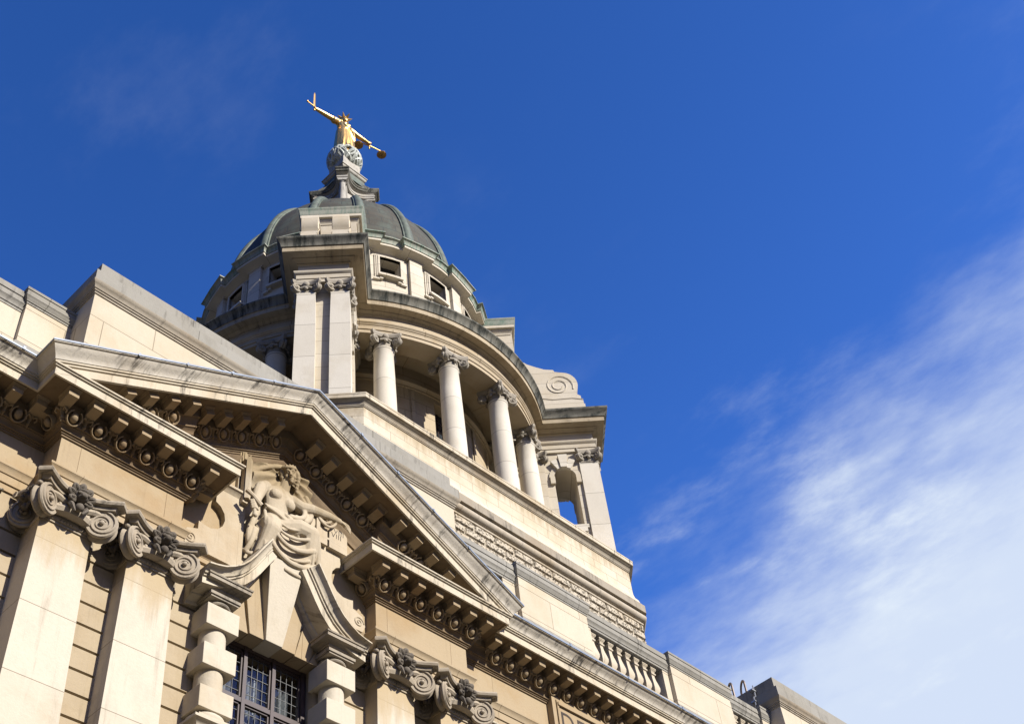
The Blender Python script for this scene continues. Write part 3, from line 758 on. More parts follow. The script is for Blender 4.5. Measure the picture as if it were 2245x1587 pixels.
def baluster_mesh(m, x, y, z0, z1):
    h = z1-z0; s = .085
    m.box(x-s, x+s, y-s, y+s, z0, z0+h*.09); m.box(x-s, x+s, y-s, y+s, z1-h*.09, z1)
    prof = [(.055, .09), (.075, .11), (.075, .15), (.05, .17), (.062, .20), (.088, .28), (.092, .36), (.078, .46), (.055, .60), (.045, .70), (.045, .74), (.068, .76), (.068, .80), (.05, .82), (.062, .87), (.08, .89), (.08, .91)]
    m.loft([[(x+r*1.0*cx, y+r*1.0*cy, z0+h*t) for cx, cy in ((-1, -1), (1, -1), (1, 1), (-1, 1))] for r, t in prof], closed=True, caps=True)
def parapet(name, label, y, base, rails, piers, bals, zt):
    r = empty(name, base, label, 'balustrade', 'parapets along the roof edge')
    d = zt-17.16
    for x0, x1 in rails:
        m = MB(); m.sweep([(x0, y+.11), (x1, y+.11)], [(.0, 16.76+d), (.03, 16.76+d), (.03, 16.80+d), (.045, 16.81+d), (.05, 16.86+d), (.085, 16.90+d), (.085, 17.0+d), (.10, 17.005+d), (.10, 17.12+d), (-.45, 17.13+d), (-.45, 16.76+d)], caps=True)
        m.build('rail', 'greycap', r)
        m = MB(); m.loft([[(x, a, b) for a, b in ((y+.05, 14.9), (y+.45, 14.9), (y+.45, 15.9), (y+.47, 15.9), (y+.47, 16.03), (y+.03, 16.03), (y+.03, 15.9), (y+.05, 15.9))] for x in (x0, x1)], closed=True, caps=True); m.build('base_course', 'attic', r)
    for x0, x1, half in piers:
        p = MB(); yo = y+.09 if half else y
        p.box(x0, x1, yo, yo+.5, 14.9, 16.98+d if not half else 16.78+d)
        po = p.build('pedestal', 'attic', r)
        if not half:
            p = MB(); p.sweep([(x0, yo+.5), (x0, yo), (x1, yo), (x1, yo+.5)], [(.055, 14.9), (.055, 15.93), (.012, 16.02), (-.1, 16.03)]); p.build('pedestal_plinth', 'greycap', po)
        if not half:
            p = MB(); p.sweep([(x0, yo+.5), (x0, yo), (x1, yo), (x1, yo+.5)], [(0, 16.90+d), (.012, 16.90+d), (.012, 16.935+d), (.026, 16.94+d), (.03, 16.97+d), (.045, 16.985+d), (.05, 17.02+d), (.06, 17.03+d), (.06, 17.13+d), (.072, 17.135+d), (.072, 17.185+d), (-.4, 17.21+d)])
            p.build('pedestal_cap', 'greycap', po)
    proto = None
    for x in bals:
        if proto is None:
            m = MB(); baluster_mesh(m, x, y+.22, 16.03, 16.765+d); proto = m.build('baluster', 'attic', r, origin=(x, y+.22, 16.03))
        else:
            c = proto.copy(); COL.objects.link(c); c.location.x = x-base[0]
    return r
parapet('balustrade', 'end of a stone balustrade with a solid pedestal at the far left edge', 12.2, (3.2, 12.4, 15.0), [(0.0, 4.56)], [(4.53, 5.4, False), (4.10, 4.53, True)], [1.4, 1.66, 1.92, 2.18, 2.44, 2.70, 2.96, 3.22, 3.48, 3.74, 3.98], 17.10)
parapet('balustrade', 'stone balustrade with dark gaps between balusters and long solid pedestals, right of the pediment', 12.05, (17.8, 12.25, 15.0), [(12.5, 14.64), (16.55, 19.13), (21.12, 22.30)],
        [(14.63, 16.56, False), (19.12, 21.13, False), (22.28, 22.58, False), (14.30, 14.63, True), (16.56, 16.74, True), (18.93, 19.12, True), (21.13, 21.30, True)],
        [13.45, 13.70, 13.95, 14.20]+[16.86+.262*i for i in range(8)]+[21.44+.262*i for i in range(4)], 17.20)
# flat lead roof behind the parapets
m = MB(); m.box(-4, 40, 12.3, 46, 14.6, 15.0); m.build('roof', 'leadroof', FA)
m = MB(); m.box(-4.0, 40, 13.0, 46, 0, 14.58); m.build('rear_wall', 'tan', FA)

# ladder hand rails
for i, (lab, x, y) in enumerate((('curved rusty ladder rail on the roof edge, the nearer and lower of the two hoops', 22.28, 12.66), ('taller curved metal ladder rail hoop against the grey coping', 22.80, 12.62))):
    r = None; m = MB()
    h = 18.23 if i == 0 else 18.50
    pts = [(x, y-.1, 15.1), (x, y-.1, h-.16)]+[(x+.16-.16*math.cos(rad(a)), y-.1+.16*(1-math.cos(rad(a))), h-.16+.16*math.sin(rad(a))) for a in range(20, 181, 20)]+[(x+.34, y+.28, 17.5), (x+.34, y+.28, 15.1)]
    m.tube(pts, .026, 8)
    o = m.build('ladder_rail', 'iron', None, origin=(x, y, 15.1)); o['label'] = lab; o['category'] = 'ladder rail'; o['group'] = 'ladder rails'
m = MB(); xx = 22.60-.10
m.tube([(xx-.0, 12.25, 15.5), (xx, 12.25, 17.40), (xx-.03, 12.2, 17.45), (xx-.03, 12.2, 17.66), (xx+.06, 12.2, 17.70), (xx+.06, 12.2, 18.0)], .016, 6)
for z in (17.1, 17.55, 17.85): m.box(xx-.06, xx+.10, 12.17, 12.28, z-.015, z+.015)
o = m.build('lightning_conductor', 'conductor', None, origin=(xx, 12.25, 15.5)); o['label'] = 'pale metal conductor strip clipped to the side of the lower right coping'; o['category'] = 'cable'; o['group'] = 'lightning conductors'
m = MB(); xx = 5.27-.10
m.tube([(xx, 13.05, 15.5), (xx, 13.05, 17.4), (xx-.03, 13.05, 17.45), (xx-.03, 13.05, 17.66), (xx+.06, 13.05, 17.7), (xx+.06, 13.05, 18.02)], .014, 6)
for z in (17.1, 17.5, 17.8): m.box(xx-.05, xx+.10, 13.02, 13.08, z-.015, z+.015)
o = m.build('lightning_conductor', 'conductor', None, origin=(xx, 13.05, 15.5)); o['label'] = 'thin metal conductor on the shaded side of the attic block, upper left'; o['category'] = 'cable'; o['group'] = 'lightning conductors'

# ================================================================== DOMED TOWER
TW = empty('domed_tower', (TX, TY, 0), 'tall pale stone tower with ring of columns, diagonal piers and green ribbed copper dome', 'tower')
def tb(m, name, mat, parent=None, rz=0, smooth=38):
    o = m.build(name, mat, None, origin=(0, 0, 0), smooth=smooth)
    o.parent = parent or TW; o.rotation_euler = (0, 0, rz); return o
def octo(h, c): return [(-h, c), (-h, -c), (-c, -h), (c, -h), (h, -c), (h, c), (c, h), (-c, h)]
H0, C0 = 7.76, 6.03
O8 = octo(H0, C0)
m = MB(); m.sweep(O8, [(.47, 12), (.47, 24.0), (.22, 24.05), (.22, 27.62)], loop=True); bs = tb(m, 'base', 'verm')
# vermiculated block courses (front, left and chamfer faces)
m = MB()
def course(p, q, z0, z1, off, bw, shift):
    p, q = Vector(p), Vector(q); L = (q-p).length; d = (q-p)/L; n = Vector((d.y, -d.x)); k = -shift
    while k < L:
        a, b = max(k+.03, .02), min(k+bw-.03, L-.02)
        if b-a > .12:
            P = [p+d*a, p+d*b]; c = .035
            r0 = [(v.x+n.x*off, v.y+n.y*off, z) for z in (z0, z1) for v in (P if z == z0 else P[::-1])]
            Q = [p+d*(a+c), p+d*(b-c)]
            r1 = [(v.x+n.x*(off+.06), v.y+n.y*(off+.06), z) for z, vs in ((z0+c, Q), (z1-c, Q[::-1])) for v in vs]
            m.loft([r0, r1], closed=True, caps=True)
        k += bw
hh, cc = H0+.22, C0+.09
for row in range(11):
    z1 = 27.58-row*.32; z0 = z1-.275
    for p, q in (((-cc, -hh), (cc, -hh)), ((-hh, -cc), (-cc, -hh)), ((-hh, cc), (-hh, -cc))): course(p, q, z0, z1, 0, .86, .43*(row % 2))
tb(m, 'vermiculated_block_course', 'verm', bs)
m = MB(); m.sweep(O8, [(.20, 27.62), (.27, 27.62), (.27, 27.68), (.24, 27.70)]+[(.25+.155*math.sin(rad(a)), 27.87-.16*math.cos(rad(a))) for a in range(0, 181, 15)]+[(.2, 28.04)], loop=True); tb(m, 'torus_moulding', 'torus', bs)
m = MB(); m.sweep(O8, [(.2, 28.05), (.43, 28.05), (.43, 28.36), (.40, 28.38), (.1, 28.40)], loop=True); tb(m, 'plinth_slab', 'band', bs)
m = MB(); m.sweep(O8, [(.33, 28.38), (.32, 28.5), (.27, 28.66), (.18, 28.80), (.145, 28.95), (.14, 29.1), (.14, 29.93)], loop=True); tb(m, 'upper_base_wall', 'stainwall', bs)
m = MB(); m.sweep(O8, [(.14, 29.90), (.165, 29.90), (.165, 29.94), (.18, 29.945), (.185, 29.98), (.20, 30.04), (.235, 30.09), (.285, 30.125), (.30, 30.14)], loop=True); tb(m, 'cornice_hollow', 'band', bs)
m = MB(); m.sweep(O8, [(.25, 30.142), (.335, 30.142), (.335, 30.27), (.345, 30.275), (.345, 30.33), (-7, 30.36)], loop=True); tb(m, 'cornice_slab', 'corona', bs)

# inner drum with windows
RI = 5.62
m = MB()
def cylpanel(m, r, a0, a1, z0, z1, n=6):
    m.loft([[(r*math.cos(rad(a0+(a1-a0)*i/n)), r*math.sin(rad(a0+(a1-a0)*i/n)), z) for z in (z0, z1)] for i in range(n+1)])
wins = [-90+90*k for k in range(4)]
hw_ = 6.2
for w in wins:
    cylpanel(m, RI, w+hw_, w+90-hw_, 30.3, 37.4, 24)
    cylpanel(m, RI, w-hw_, w+hw_, 30.3, 31.3, 4); cylpanel(m, RI, w-hw_, w+hw_, 35.75, 37.4, 4)
    for s in (-1, 1):
        a = rad(w+s*hw_); m.loft([[(RI*math.cos(a), RI*math.sin(a), z) for z in (31.3, 35.75)], [((RI-.45)*math.cos(a), (RI-.45)*math.sin(a), z) for z in (31.3, 35.75)]])
    for z in (31.3, 35.75):
        m.loft([[(r*math.cos(rad(a)), r*math.sin(rad(a)), z) for r in (RI, RI-.45)] for a in (w-hw_, w-2, w+2, w+hw_)])
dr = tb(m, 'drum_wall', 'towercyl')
m = MB(); m.lathe([(RI, 35.95), (RI+.06, 35.95), (RI+.06, 36.0), (RI+.10, 36.06), (RI+.16, 36.12), (RI+.16, 36.2), (RI, 36.25)], n=72); tb(m, 'drum_string_course', 'towercyl', dr)
m = MB()
for w in (-112, -68, -158, -202):           # shallow niches / blind panels
    for s in (-1, 1): cylpanel(m, RI+.05, w+s*6.4-.8, w+s*6.4+.8, 30.4, 35.9, 2)
tb(m, 'drum_pilaster_strip', 'towercyl', dr)
for w in wins:
    m = MB(); cylpanel(m, RI-.40, w-hw_, w+hw_, 31.3, 35.75, 4); g = tb(m, 'drum_window', 'darkglass')
    m = MB()
    for i in range(6):
        a = rad(w-hw_+2*hw_*i/5); m.tube([((RI-.38)*math.cos(a), (RI-.38)*math.sin(a), 31.3), ((RI-.38)*math.cos(a), (RI-.38)*math.sin(a), 35.75)], .025, 4)
    for i in range(1, 10):
        z = 31.3+4.45*i/10; m.tube([((RI-.38)*math.cos(rad(w+q)), (RI-.38)*math.sin(rad(w+q)), z) for q in (-hw_, -hw_/2, 0, hw_/2, hw_)], .02, 4)
    tb(m, 'window_bars', 'frame', g)

# colonnade entablature (ring)
ZA = 36.32
m = MB()
m.lathe([(RI-.1, 37.05), (6.72, 37.05), (6.72, ZA), (7.50, ZA), (7.50, ZA+.17), (7.535, ZA+.172), (7.535, ZA+.36), (7.56, ZA+.37), (7.58, ZA+.42), (7.62, ZA+.46), (7.62, ZA+.52), (7.48, ZA+.54), (7.48, 37.30)], n=128)
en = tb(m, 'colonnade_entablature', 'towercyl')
m = MB(); m.lathe([(7.48, 37.28), (7.51, 37.28), (7.51, 37.34), (7.56, 37.40), (7.60, 37.42), (7.60, 37.46), (7.84, 37.47), (7.84, 37.45), (7.88, 37.45), (7.88, 37.66), (7.90, 37.67)], n=128); tb(m, 'ring_corona', 'ringcorona', en)
m = MB(); m.lathe([(7.90, 37.67), (7.92, 37.68), (7.93, 37.74), (7.97, 37.85), (8.03, 37.94), (8.06, 37.97), (8.085, 38.0), (8.085, 38.06), (5.2, 38.3)], n=128); tb(m, 'ring_cornice_crown', 'ringcyma', en)

def small_cap(m, w, T, round_=False):
    """small ionic capital: z=0 neck, .56 high"""
    h = w/2
    if round_: m.lathe([(h, -.06), (h+.03, -.04), (h+.03, .0), (h, .02), (h, .30), (h+.06, .36)], n=20, M=T)
    else: m.box(-h, h, -h, h, .0, .36, M=T); m.box(-h-.03, h+.03, -h-.03, h+.03, -.05, -.005, M=T)
    for sx in (-1, 1):
        for sy in (-1, 1):
            c = Vector((sx*(h+.05), sy*(h+.05), .21)); dg = Vector((sx, sy, 0)).normalized(); ax = Vector((-sx, sy, 0)).normalized()
            F = Matrix((dg, ax, Vector((0, 0, 1)))).transposed().to_4x4(); F.translation = c
            n = 14
            m.loft([[(r*math.cos(2*pi*k/n), y, r*math.sin(2*pi*k/n)) for k in range(n)] for r, y in ((.10, -.085), (.165, -.085), (.18, -.04), (.15, 0), (.18, .04), (.165, .085), (.10, .085))], closed=True, caps=True, M=T @ F)
            for fy in (-1, 1):
                m.tube([(.13*math.exp(-.12*.5*i)*math.cos(pi/2-.5*i), fy*.088, .13*math.exp(-.12*.5*i)*math.sin(pi/2-.5*i)) for i in range(20)], .018, 5, M=T @ F)
                m.sphere((0, fy*.095, 0), .04, 7, 5, M=T @ F)
            m.tube([tuple(c+Vector((0, 0, .12))), tuple(c+dg*.07+Vector((0, 0, .24)))], [.07, .06], 6, M=T)
    e = h+.20
    def cv(p, q, sag, n=8):
        p, q = Vector(p), Vector(q); d = q-p; nn = Vector((-d.y, d.x)).normalized(); return [tuple(p+d*(i/n)+nn*sag*4*(i/n)*(1-i/n)) for i in range(n+1)]
    k = .07; out = cv((-e+k, -e), (e-k, -e), .13)+cv((e, -e+k), (e, e-k), .13)+cv((e-k, e), (-e+k, e), .13)+cv((-e, e-k), (-e, -e+k), .13)
    m.poly(out, lambda a, b: (a*.92, b*.92, .38), lambda a, b: (a, b, .46), M=T)
    m.poly(out, lambda a, b: (a, b, .464), lambda a, b: (a*1.02, b*1.02, .56), M=T)
    for q in range(4):
        R_ = T @ Matrix.Rotation(q*pi/2, 4, 'Z')
        m.sphere((0, -h-.08, .40), (.11, .08, .13), 8, 6, M=R_); m.sphere((0, -h-.08, .17), (.07, .06, .07), 7, 5, M=R_)
        m.tube([(-.2, -h-.03, .24), (0, -h-.07, .28), (.2, -h-.03, .24)], .05, 5, M=R_)
RC = 7.13; zcap = ZA-.56
m = MB()
prof = [(.47, 30.36), (.47, 30.48)]+[(.445+.05*math.sin(rad(a)), 30.55-.065*math.cos(rad(a))) for a in range(0, 181, 30)]+[(.425, 30.63), (.41, 30.66), (.395, 30.75), (.395, 32), (.385, 33.2), (.365, 34.6), (.345, 35.62), (.375, 35.66), (.375, 35.72), (.34, 35.74), (.34, zcap)]
m.lathe([(r, z) for r, z in prof], (RC, 0), 32)
colp = tb(m, 'column', 'towerplain')
m = MB(); small_cap(m, .70, Matrix.Translation((RC, 0, zcap)), True); tb(m, 'column_capital', 'towercap', colp)
angs = [rad(a) for c in (-90, -180) for a in (c-30, c-10, c+10, c+30)]
colp.rotation_euler = (0, 0, angs[0])
for a in angs[1:]: cp(colp, TW, rot=(0, 0, a))

# ---- diagonal corner piers (radial = +x, tangential = y)
RP = 9.70
m = MB()
# body as side walls with an arched passage
t0, t1 = -.80, .80
ar = [(7.93, 32.62), (7.93, 35.05)]+[(8.35-.42*math.cos(rad(a)), 35.05+.42*math.sin(rad(a))) for a in range(15, 180, 15)]+[(8.77, 35.05), (8.77, 32.62)]
outer = [(5.4, 30.36), (5.4, 37.6), (9.62, 37.6), (9.62, 30.36)]
# passage walls built from pieces
for (a0_, a1_, b0_, b1_) in ((5.4, 7.93, 30.36, 36.4), (8.77, 9.40, 30.36, 36.4), (7.93, 8.77, 30.36, 32.62)): m.box(a0_, a1_, t0, t1, b0_, b1_)
spn = ar[1:-1]
m.poly([(7.93, 36.4)]+spn+[(8.77, 36.4)], lambda a, b: (a, t0, b), lambda a, b: (a, t1, b))
m.box(9.38, RP-.20, -.62, .62, 30.36, 36.4)
m.box(6.9, 7.62, -.86, .86, 30.36, zcap-.0)
pyl = tb(m, 'corner_pier', 'tower')
m = MB()
for t in (-.56, .56):
    m.loft([[(RP-.34*0-.72+.0, t-h, z), (RP, t-h, z), (RP, t+h, z), (RP-.72, t+h, z)] for h, z in ((.37, 30.36), (.37, 30.55), (.335, 30.62), (.335, 33), (.325, 34.6), (.305, zcap))], closed=True, caps=True)
tb(m, 'pier_pilaster', 'towerplain', pyl)
m = MB()
for t in (-.56, .56): small_cap(m, .60, Matrix.Translation((RP-.33, t, zcap)))
for s in (-1, 1): small_cap(m, .5, Matrix.Translation((7.35, s*.58, zcap)))
tb(m, 'pier_capital', 'towercap', pyl)
# entablature of the pier
pth = [(5.4, -.86), (RP-.02, -.86), (RP-.02, .86), (5.4, .86)]
m = MB(); m.sweep(pth, [(-.86, ZA), (0.02, ZA), (.02, ZA+.17), (.05, ZA+.172), (.05, ZA+.36), (.07, ZA+.37), (.10, ZA+.42), (.13, ZA+.46), (.13, ZA+.52), (.0, ZA+.54), (0, 37.30)]); tb(m, 'pier_entablature', 'tower', pyl)
m = MB(); m.sweep(pth, [(0, 37.28), (.05, 37.28), (.05, 37.34), (.12, 37.40), (.20, 37.42), (.20, 37.46), (.46, 37.47), (.46, 37.45), (.50, 37.45), (.50, 37.66), (.52, 37.67)]); tb(m, 'pier_corona', 'ringcorona', pyl)
m = MB(); m.sweep(pth, [(.52, 37.672), (.54, 37.68), (.55, 37.74), (.58, 37.84), (.64, 37.93), (.67, 37.97), (.69, 38.0), (.69, 38.075), (-.9, 38.35)]); tb(m, 'pier_cornice_crown', 'ringcyma', pyl)
# arch trim, keystones, sill
for s_ in (-1, 1):
    m = MB(); y0, y1 = sorted((s_*.79, s_*.86)); y2, y3 = sorted((s_*.79, s_*.90))
    R0, R1 = .42, .60
    ring = []
    for i in range(16):
        a = rad(180*i/15); c, q = math.cos(a), math.sin(a)
        ring.append([(8.35-R0*c, y0, 35.05+R0*q), (8.35-R1*c, y0, 35.05+R1*q), (8.35-R1*c, y1, 35.05+R1*q), (8.35-R0*c, y1, 35.05+R0*q)])
    m.loft(ring, closed=True, caps=True)
    for x in (7.78, 8.76): m.box(x, x+.18, y2, y3, 34.70, 35.06)
    tb(m, 'arch_trim', 'tower', pyl)
    m = MB()
    for a, w0, w1, h, pr in ((0, .12, .18, .62, .14), (-24, .09, .13, .46, .09), (24, .09, .13, .46, .09)):
        T = Matrix.Translation((8.35, 0, 35.05)) @ Matrix.Rotation(rad(a), 4, 'Y'); ya, yb = sorted((s_*.80, s_*(.86+pr)))
        m.poly([(-w0, .40), (w0, .40), (w1, .42+h), (-w1, .42+h)], lambda x, z: (x, ya, z), lambda x, z: (x, yb, z), M=T)
    tb(m, 'keystone', 'towerplain', pyl)
    m = MB(); m.box(7.88, 8.92, y0, y1, 32.48, 32.64); m.box(7.95, 8.85, min(y0, s_*.80), max(y0, s_*.82), 32.3, 32.485); tb(m, 'sill', 'towerplain', pyl)
# twin scroll consoles
SCR = [(9.62, 38.1), (9.62, 39.2), (9.55, 39.22), (9.55, 39.46), (9.36, 39.62)]+[(8.96+.56*math.cos(rad(a)), 40.18+.72*math.sin(rad(a))) for a in range(-42, 81, 12)]+[(8.66, 40.98), (8.62, 41.10), (8.25, 41.16), (7.92, 41.33), (7.60, 41.52), (7.2, 41.9), (6.7, 42.4), (6.2, 42.7), (5.3, 42.8), (5.3, 38.1)]
m = MB()
for s in (-1, 1):
    ya, yb = sorted((s*.26, s*.84)); m.poly(SCR, lambda a, b: (a, ya, b), lambda a, b: (a, yb, b))
    for yy in (ya-.0, yb+.0):
        m.tube([(8.72+.60*math.exp(-.10*a)*math.cos(a), yy, 40.12+.66*math.exp(-.10*a)*math.sin(a)) for a in [.35*i for i in range(-1, 36)]], [.035]*37, 5)
        m.tube([(9.62, yy, 39.25), (9.2, yy, 39.35), (8.4, yy, 39.32), (7.6, yy, 39.5)], .03, 5)
m.box(5.3, 9.66, -.86, .86, 38.05, 38.98); m.box(5.3, 8.2, -.26, .26, 38.9, 41.0)
tb(m, 'scroll_console', 'tower', pyl)
# aedicule against the attic drum
m = MB(); m.box(5.2, 7.05, -.98, .98, 38.1, 43.35)
m.box(7.05, 7.12, -.98, -.72, 42.2, 43.35); m.box(7.05, 7.12, .72, .98, 42.2, 43.35)
ae = tb(m, 'aedicule', 'tower', pyl)
m = MB(); pa = [(5.2, -.98), (7.05, -.98), (7.05, .98), (5.2, .98)]
m.sweep(pa, [(0, 43.30), (.03, 43.30), (.03, 43.40), (.06, 43.45), (.10, 43.5), (.10, 43.58), (.20, 43.60), (.20, 43.74)]); tb(m, 'aedicule_bed_moulding', 'tower', pyl)
m = MB(); m.sweep(pa, [(.20, 43.742), (.22, 43.78), (.235, 43.95), (.26, 44.05), (.28, 44.08), (.28, 44.14), (-.9, 44.5)]); tb(m, 'aedicule_cornice', 'greencornice', pyl)
m = MB(); m.poly([(-.24, 41.02), (.24, 41.02), (.24, 41.35)]+[(.24*math.cos(rad(a)), 41.35+.24*math.sin(rad(a))) for a in range(15, 180, 15)]+[(-.24, 41.35)], lambda a, b: (7.052, a, b), lambda a, b: (7.09, a, b)); tb(m, 'aedicule_niche_shade', 'dark', pyl)  # flat dark plate standing for the shade inside an arched opening
pa_ = [rad(a) for a in (-135, -45, 135, 45)]
pyl.rotation_euler = (0, 0, pa_[0])
for a in pa_[1:]: cp(pyl, TW, rot=(0, 0, a))

# ---- attic drum with 16 bays
RA = 5.62
m = MB()
wa = [22.5*k for k in range(16)]            # windows at multiples of 22.5 deg, ribs between
WW = 4.35                                   # half width of opening in degrees
Z0, Z1 = 42.15, 43.30
for w in wa:
    cylpanel(m, RA, w+WW, w+22.5-WW, 38.1, 43.8, 8); cylpanel(m, RA, w-WW, w+WW, 38.1, Z0, 3); cylpanel(m, RA, w-WW, w+WW, Z1, 43.8, 3)
    for s in (-1, 1):
        a = rad(w+s*WW); m.loft([[(r*math.cos(a), r*math.sin(a), z) for z in (Z0, Z1)] for r in (RA, RA-.5)])
    for z in (Z0, Z1): m.loft([[(r*math.cos(rad(a)), r*math.sin(rad(a)), z) for r in (RA, RA-.5)] for a in (w-WW, w, w+WW)])
ad = tb(m, 'attic_drum', 'atticcyl')
# pilaster strips
m = MB()
def cylbox(m, r0, r1, a0, a1, z0, z1, n=3):
    rings = []
    for i in range(n+1):
        a = rad(a0+(a1-a0)*i/n); c, s = math.cos(a), math.sin(a)
        rings.append([(r0*c, r0*s, z0), (r1*c, r1*s, z0), (r1*c, r1*s, z1), (r0*c, r0*s, z1)])
    m.loft(rings, closed=True, caps=True)
m2 = MB()
cylbox(m2, RA-.05, RA+.16, -2.9, 2.9, 41.2, 43.80); cylbox(m2, RA-.05, RA+.20, -3.2, 3.2, 38.1, 41.2)
pst = tb(m2, 'drum_pilaster', 'atticcyl', ad, rz=rad(11.25))
for k in range(1, 16): cp(pst, ad, rot=(0, 0, rad(11.25+22.5*k)))
# window surround (one prototype)
m2 = MB()
for d, r in ((2.0, .05), (1.35, .085), (.7, .12)):
    for s in (-1, 1): a0, a1 = sorted((s*WW, s*(WW+d))); cylbox(m2, RA-.03, RA+r, a0, a1, Z0-.12, Z1+d*.1)
    cylbox(m2, RA-.03, RA+r+.001, -WW-d, WW+d, Z1, Z1+d*.1)
cylbox(m2, RA-.03, RA+.22, -WW-.6, WW+.6, Z0-.12, Z0)
for s in (-1, 1): a0, a1 = sorted((s*(WW+.1), s*(WW+2.6))); cylbox(m2, RA-.03, RA+.10, a0, a1, Z0-.30, Z0-.20); a0, a1 = sorted((s*(WW-1.2), s*(WW+.2))); cylbox(m2, RA-.03, RA+.12, a0, a1, Z0-.26, Z0-.12)
wf = tb(m2, 'attic_window', 'atticcyl')
m2 = MB(); cylbox(m2, RA-.46, RA-.42, -WW, WW, Z0, Z1); tb(m2, 'pane', 'darkglass', wf)
m2 = MB()
for i in range(1, 4): cylbox(m2, RA-.42, RA-.39, -WW+2*WW*i/4-.12, -WW+2*WW*i/4+.12, Z0, Z1, 1)
for i in range(1, 4): z = Z0+(Z1-Z0)*i/4; cylbox(m2, RA-.419, RA-.391, -WW, WW, z-.015, z+.015, 2)
tb(m2, 'window_bars', 'frame', wf)
for k in range(1, 16): cp(wf, TW, rot=(0, 0, rad(22.5*k)))
# drum cornice, breaking forward over the pilasters
def breakring(prof, d=.16, hw=3.4):
    pts = []
    for k in range(16):
        c = 11.25+22.5*k
        for q in (-11.25, -hw): a = rad(c+q); pts.append((RA*math.cos(a), RA*math.sin(a)))
        for q in (-hw, 0, hw): a = rad(c+q); pts.append(((RA+d)*math.cos(a), (RA+d)*math.sin(a)))
        for q in (hw,): a = rad(c+q); pts.append((RA*math.cos(a), RA*math.sin(a)))
    m = MB(); m.sweep(pts[::1], [(o, z) for o, z in prof], loop=True); return m
m = breakring([(0, 43.62), (.02, 43.62), (.02, 43.70), (.06, 43.72), (.10, 43.76), (.20, 43.80), (.34, 43.82), (.34, 43.94)]); tb(m, 'drum_cornice_bed', 'atticcyl', ad)
m = breakring([(.34, 43.942), (.37, 43.95), (.38, 44.05), (.42, 44.14), (.46, 44.18), (.50, 44.20), (.50, 44.25), (-.35, 44.55)]); tb(m, 'drum_cornice', 'greencornice', ad)
m = MB(); m.lathe([(5.75, 44.3), (5.75, 44.62), (5.5, 44.7), (5.40, 44.7)], n=96); tb(m, 'lead_gutter', 'lead', ad)

# ---- dome, ribs
DR, DZ, DH = 5.42, 44.4, 7.8
def dome_pt(t): return DR*math.cos(t), DZ+DH*math.sin(t)
T_END = math.acos(1.45/DR)
ts = [T_END*i/36 for i in range(37)]
m = MB(); m.lathe([dome_pt(t) for t in ts], n=128); dome = tb(m, 'copper_dome', 'copper')
m2 = MB(); rings = []
for i, t in enumerate(ts):
    r, z = dome_pt(t); nr, nz = math.cos(t)/DR, math.sin(t)/DH; L = math.hypot(nr, nz); nr, nz = nr/L, nz/L
    w = .20*(1-.45*i/36)
    rings.append([(r+nr*o, w*y, z+nz*o) for y, o in ((-1.3, -.05), (-1.3, .06), (-1.0, .075), (-.95, .10), (-.6, .15), (0, .18), (.6, .15), (.95, .10), (1.0, .075), (1.3, .06), (1.3, -.05))])
m2.loft(rings)
rib = tb(m2, 'dome_rib', 'verdigris', dome, rz=rad(11.25))
for k in range(1, 16): cp(rib, dome, rot=(0, 0, rad(11.25+22.5*k)))

# ---- lantern: concave-sided storey with columned corners
m = MB(); m.lathe([(1.62, 52.2), (1.62, 52.75), (1.5, 52.85)], n=48); m.box(-.62, .62, -.62, .62, 52.7, 55.2)
for q in range(4):
    R_ = Matrix.Rotation(rad(45+90*q), 4, 'Z'); m.box(.62, 1.16, -.20, .20, 52.7, 55.2, M=R_)
lan = tb(m, 'lantern', 'lantern')
m = MB()
m.lathe([(.20, 52.8), (.20, 52.95), (.165, 53.0), (.155, 54), (.14, 54.85), (.17, 54.88), (.19, 54.95)], (1.30, 0), 18); m.box(1.09, 1.51, -.21, .21, 54.95, 55.10)
lc = tb(m, 'lantern_column', 'lantern', lan, rz=rad(45))
for q in range(1, 4): cp(lc, lan, rot=(0, 0, rad(45+90*q)))
def concave(tip, half, mid, n=10):
    """plan with four truncated diagonal tips and concave sides"""
    pts = []
    for q in range(4):
        a = rad(-135+90*q); d = Vector((math.cos(a), math.sin(a))); t = Vector((-d.y, d.x))
        p0, p1 = d*tip-t*half, d*tip+t*half
        pts += [tuple(p0), tuple(p1)]
        a2 = rad(-45+90*q); d2 = Vector((math.cos(a2), math.sin(a2))); t2 = Vector((-d2.y, d2.x)); e = d2*tip-t2*half
        am = rad(-90+90*q); c = Vector((math.cos(am), math.sin(am)))
        for i in range(1, n):
            s = i/n; b = p1.lerp(e, s); base = (p1+e)/2; sag = base.dot(c)-mid
            pts.append(tuple(b-c*sag*4*s*(1-s)))
    return pts
def stack(m, levels, n=10):
    m.loft([[(x, y, z) for x, y in concave(t, h, md, n)] for t, h, md, z in levels], closed=True, caps=True)
m = MB(); stack(m, [(1.48, .25, .70, 55.08), (1.48, .25, .70, 55.2), (1.51, .27, .73, 55.21), (1.51, .27, .73, 55.32), (1.45, .24, .68, 55.33), (1.45, .24, .68, 55.45), (1.55, .28, .76, 55.5), (1.60, .30, .80, 55.52)]); tb(m, 'lantern_entablature', 'lantern', lan)
m = MB(); stack(m, [(1.60, .30, .80, 55.522), (1.66, .32, .85, 55.56), (1.66, .32, .85, 55.66), (1.71, .34, .90, 55.70), (1.73, .35, .91, 55.78), (1.3, .30, .85, 55.90), (1.0, .3, .72, 56.2)]); tb(m, 'lantern_cornice', 'ringcyma', lan)
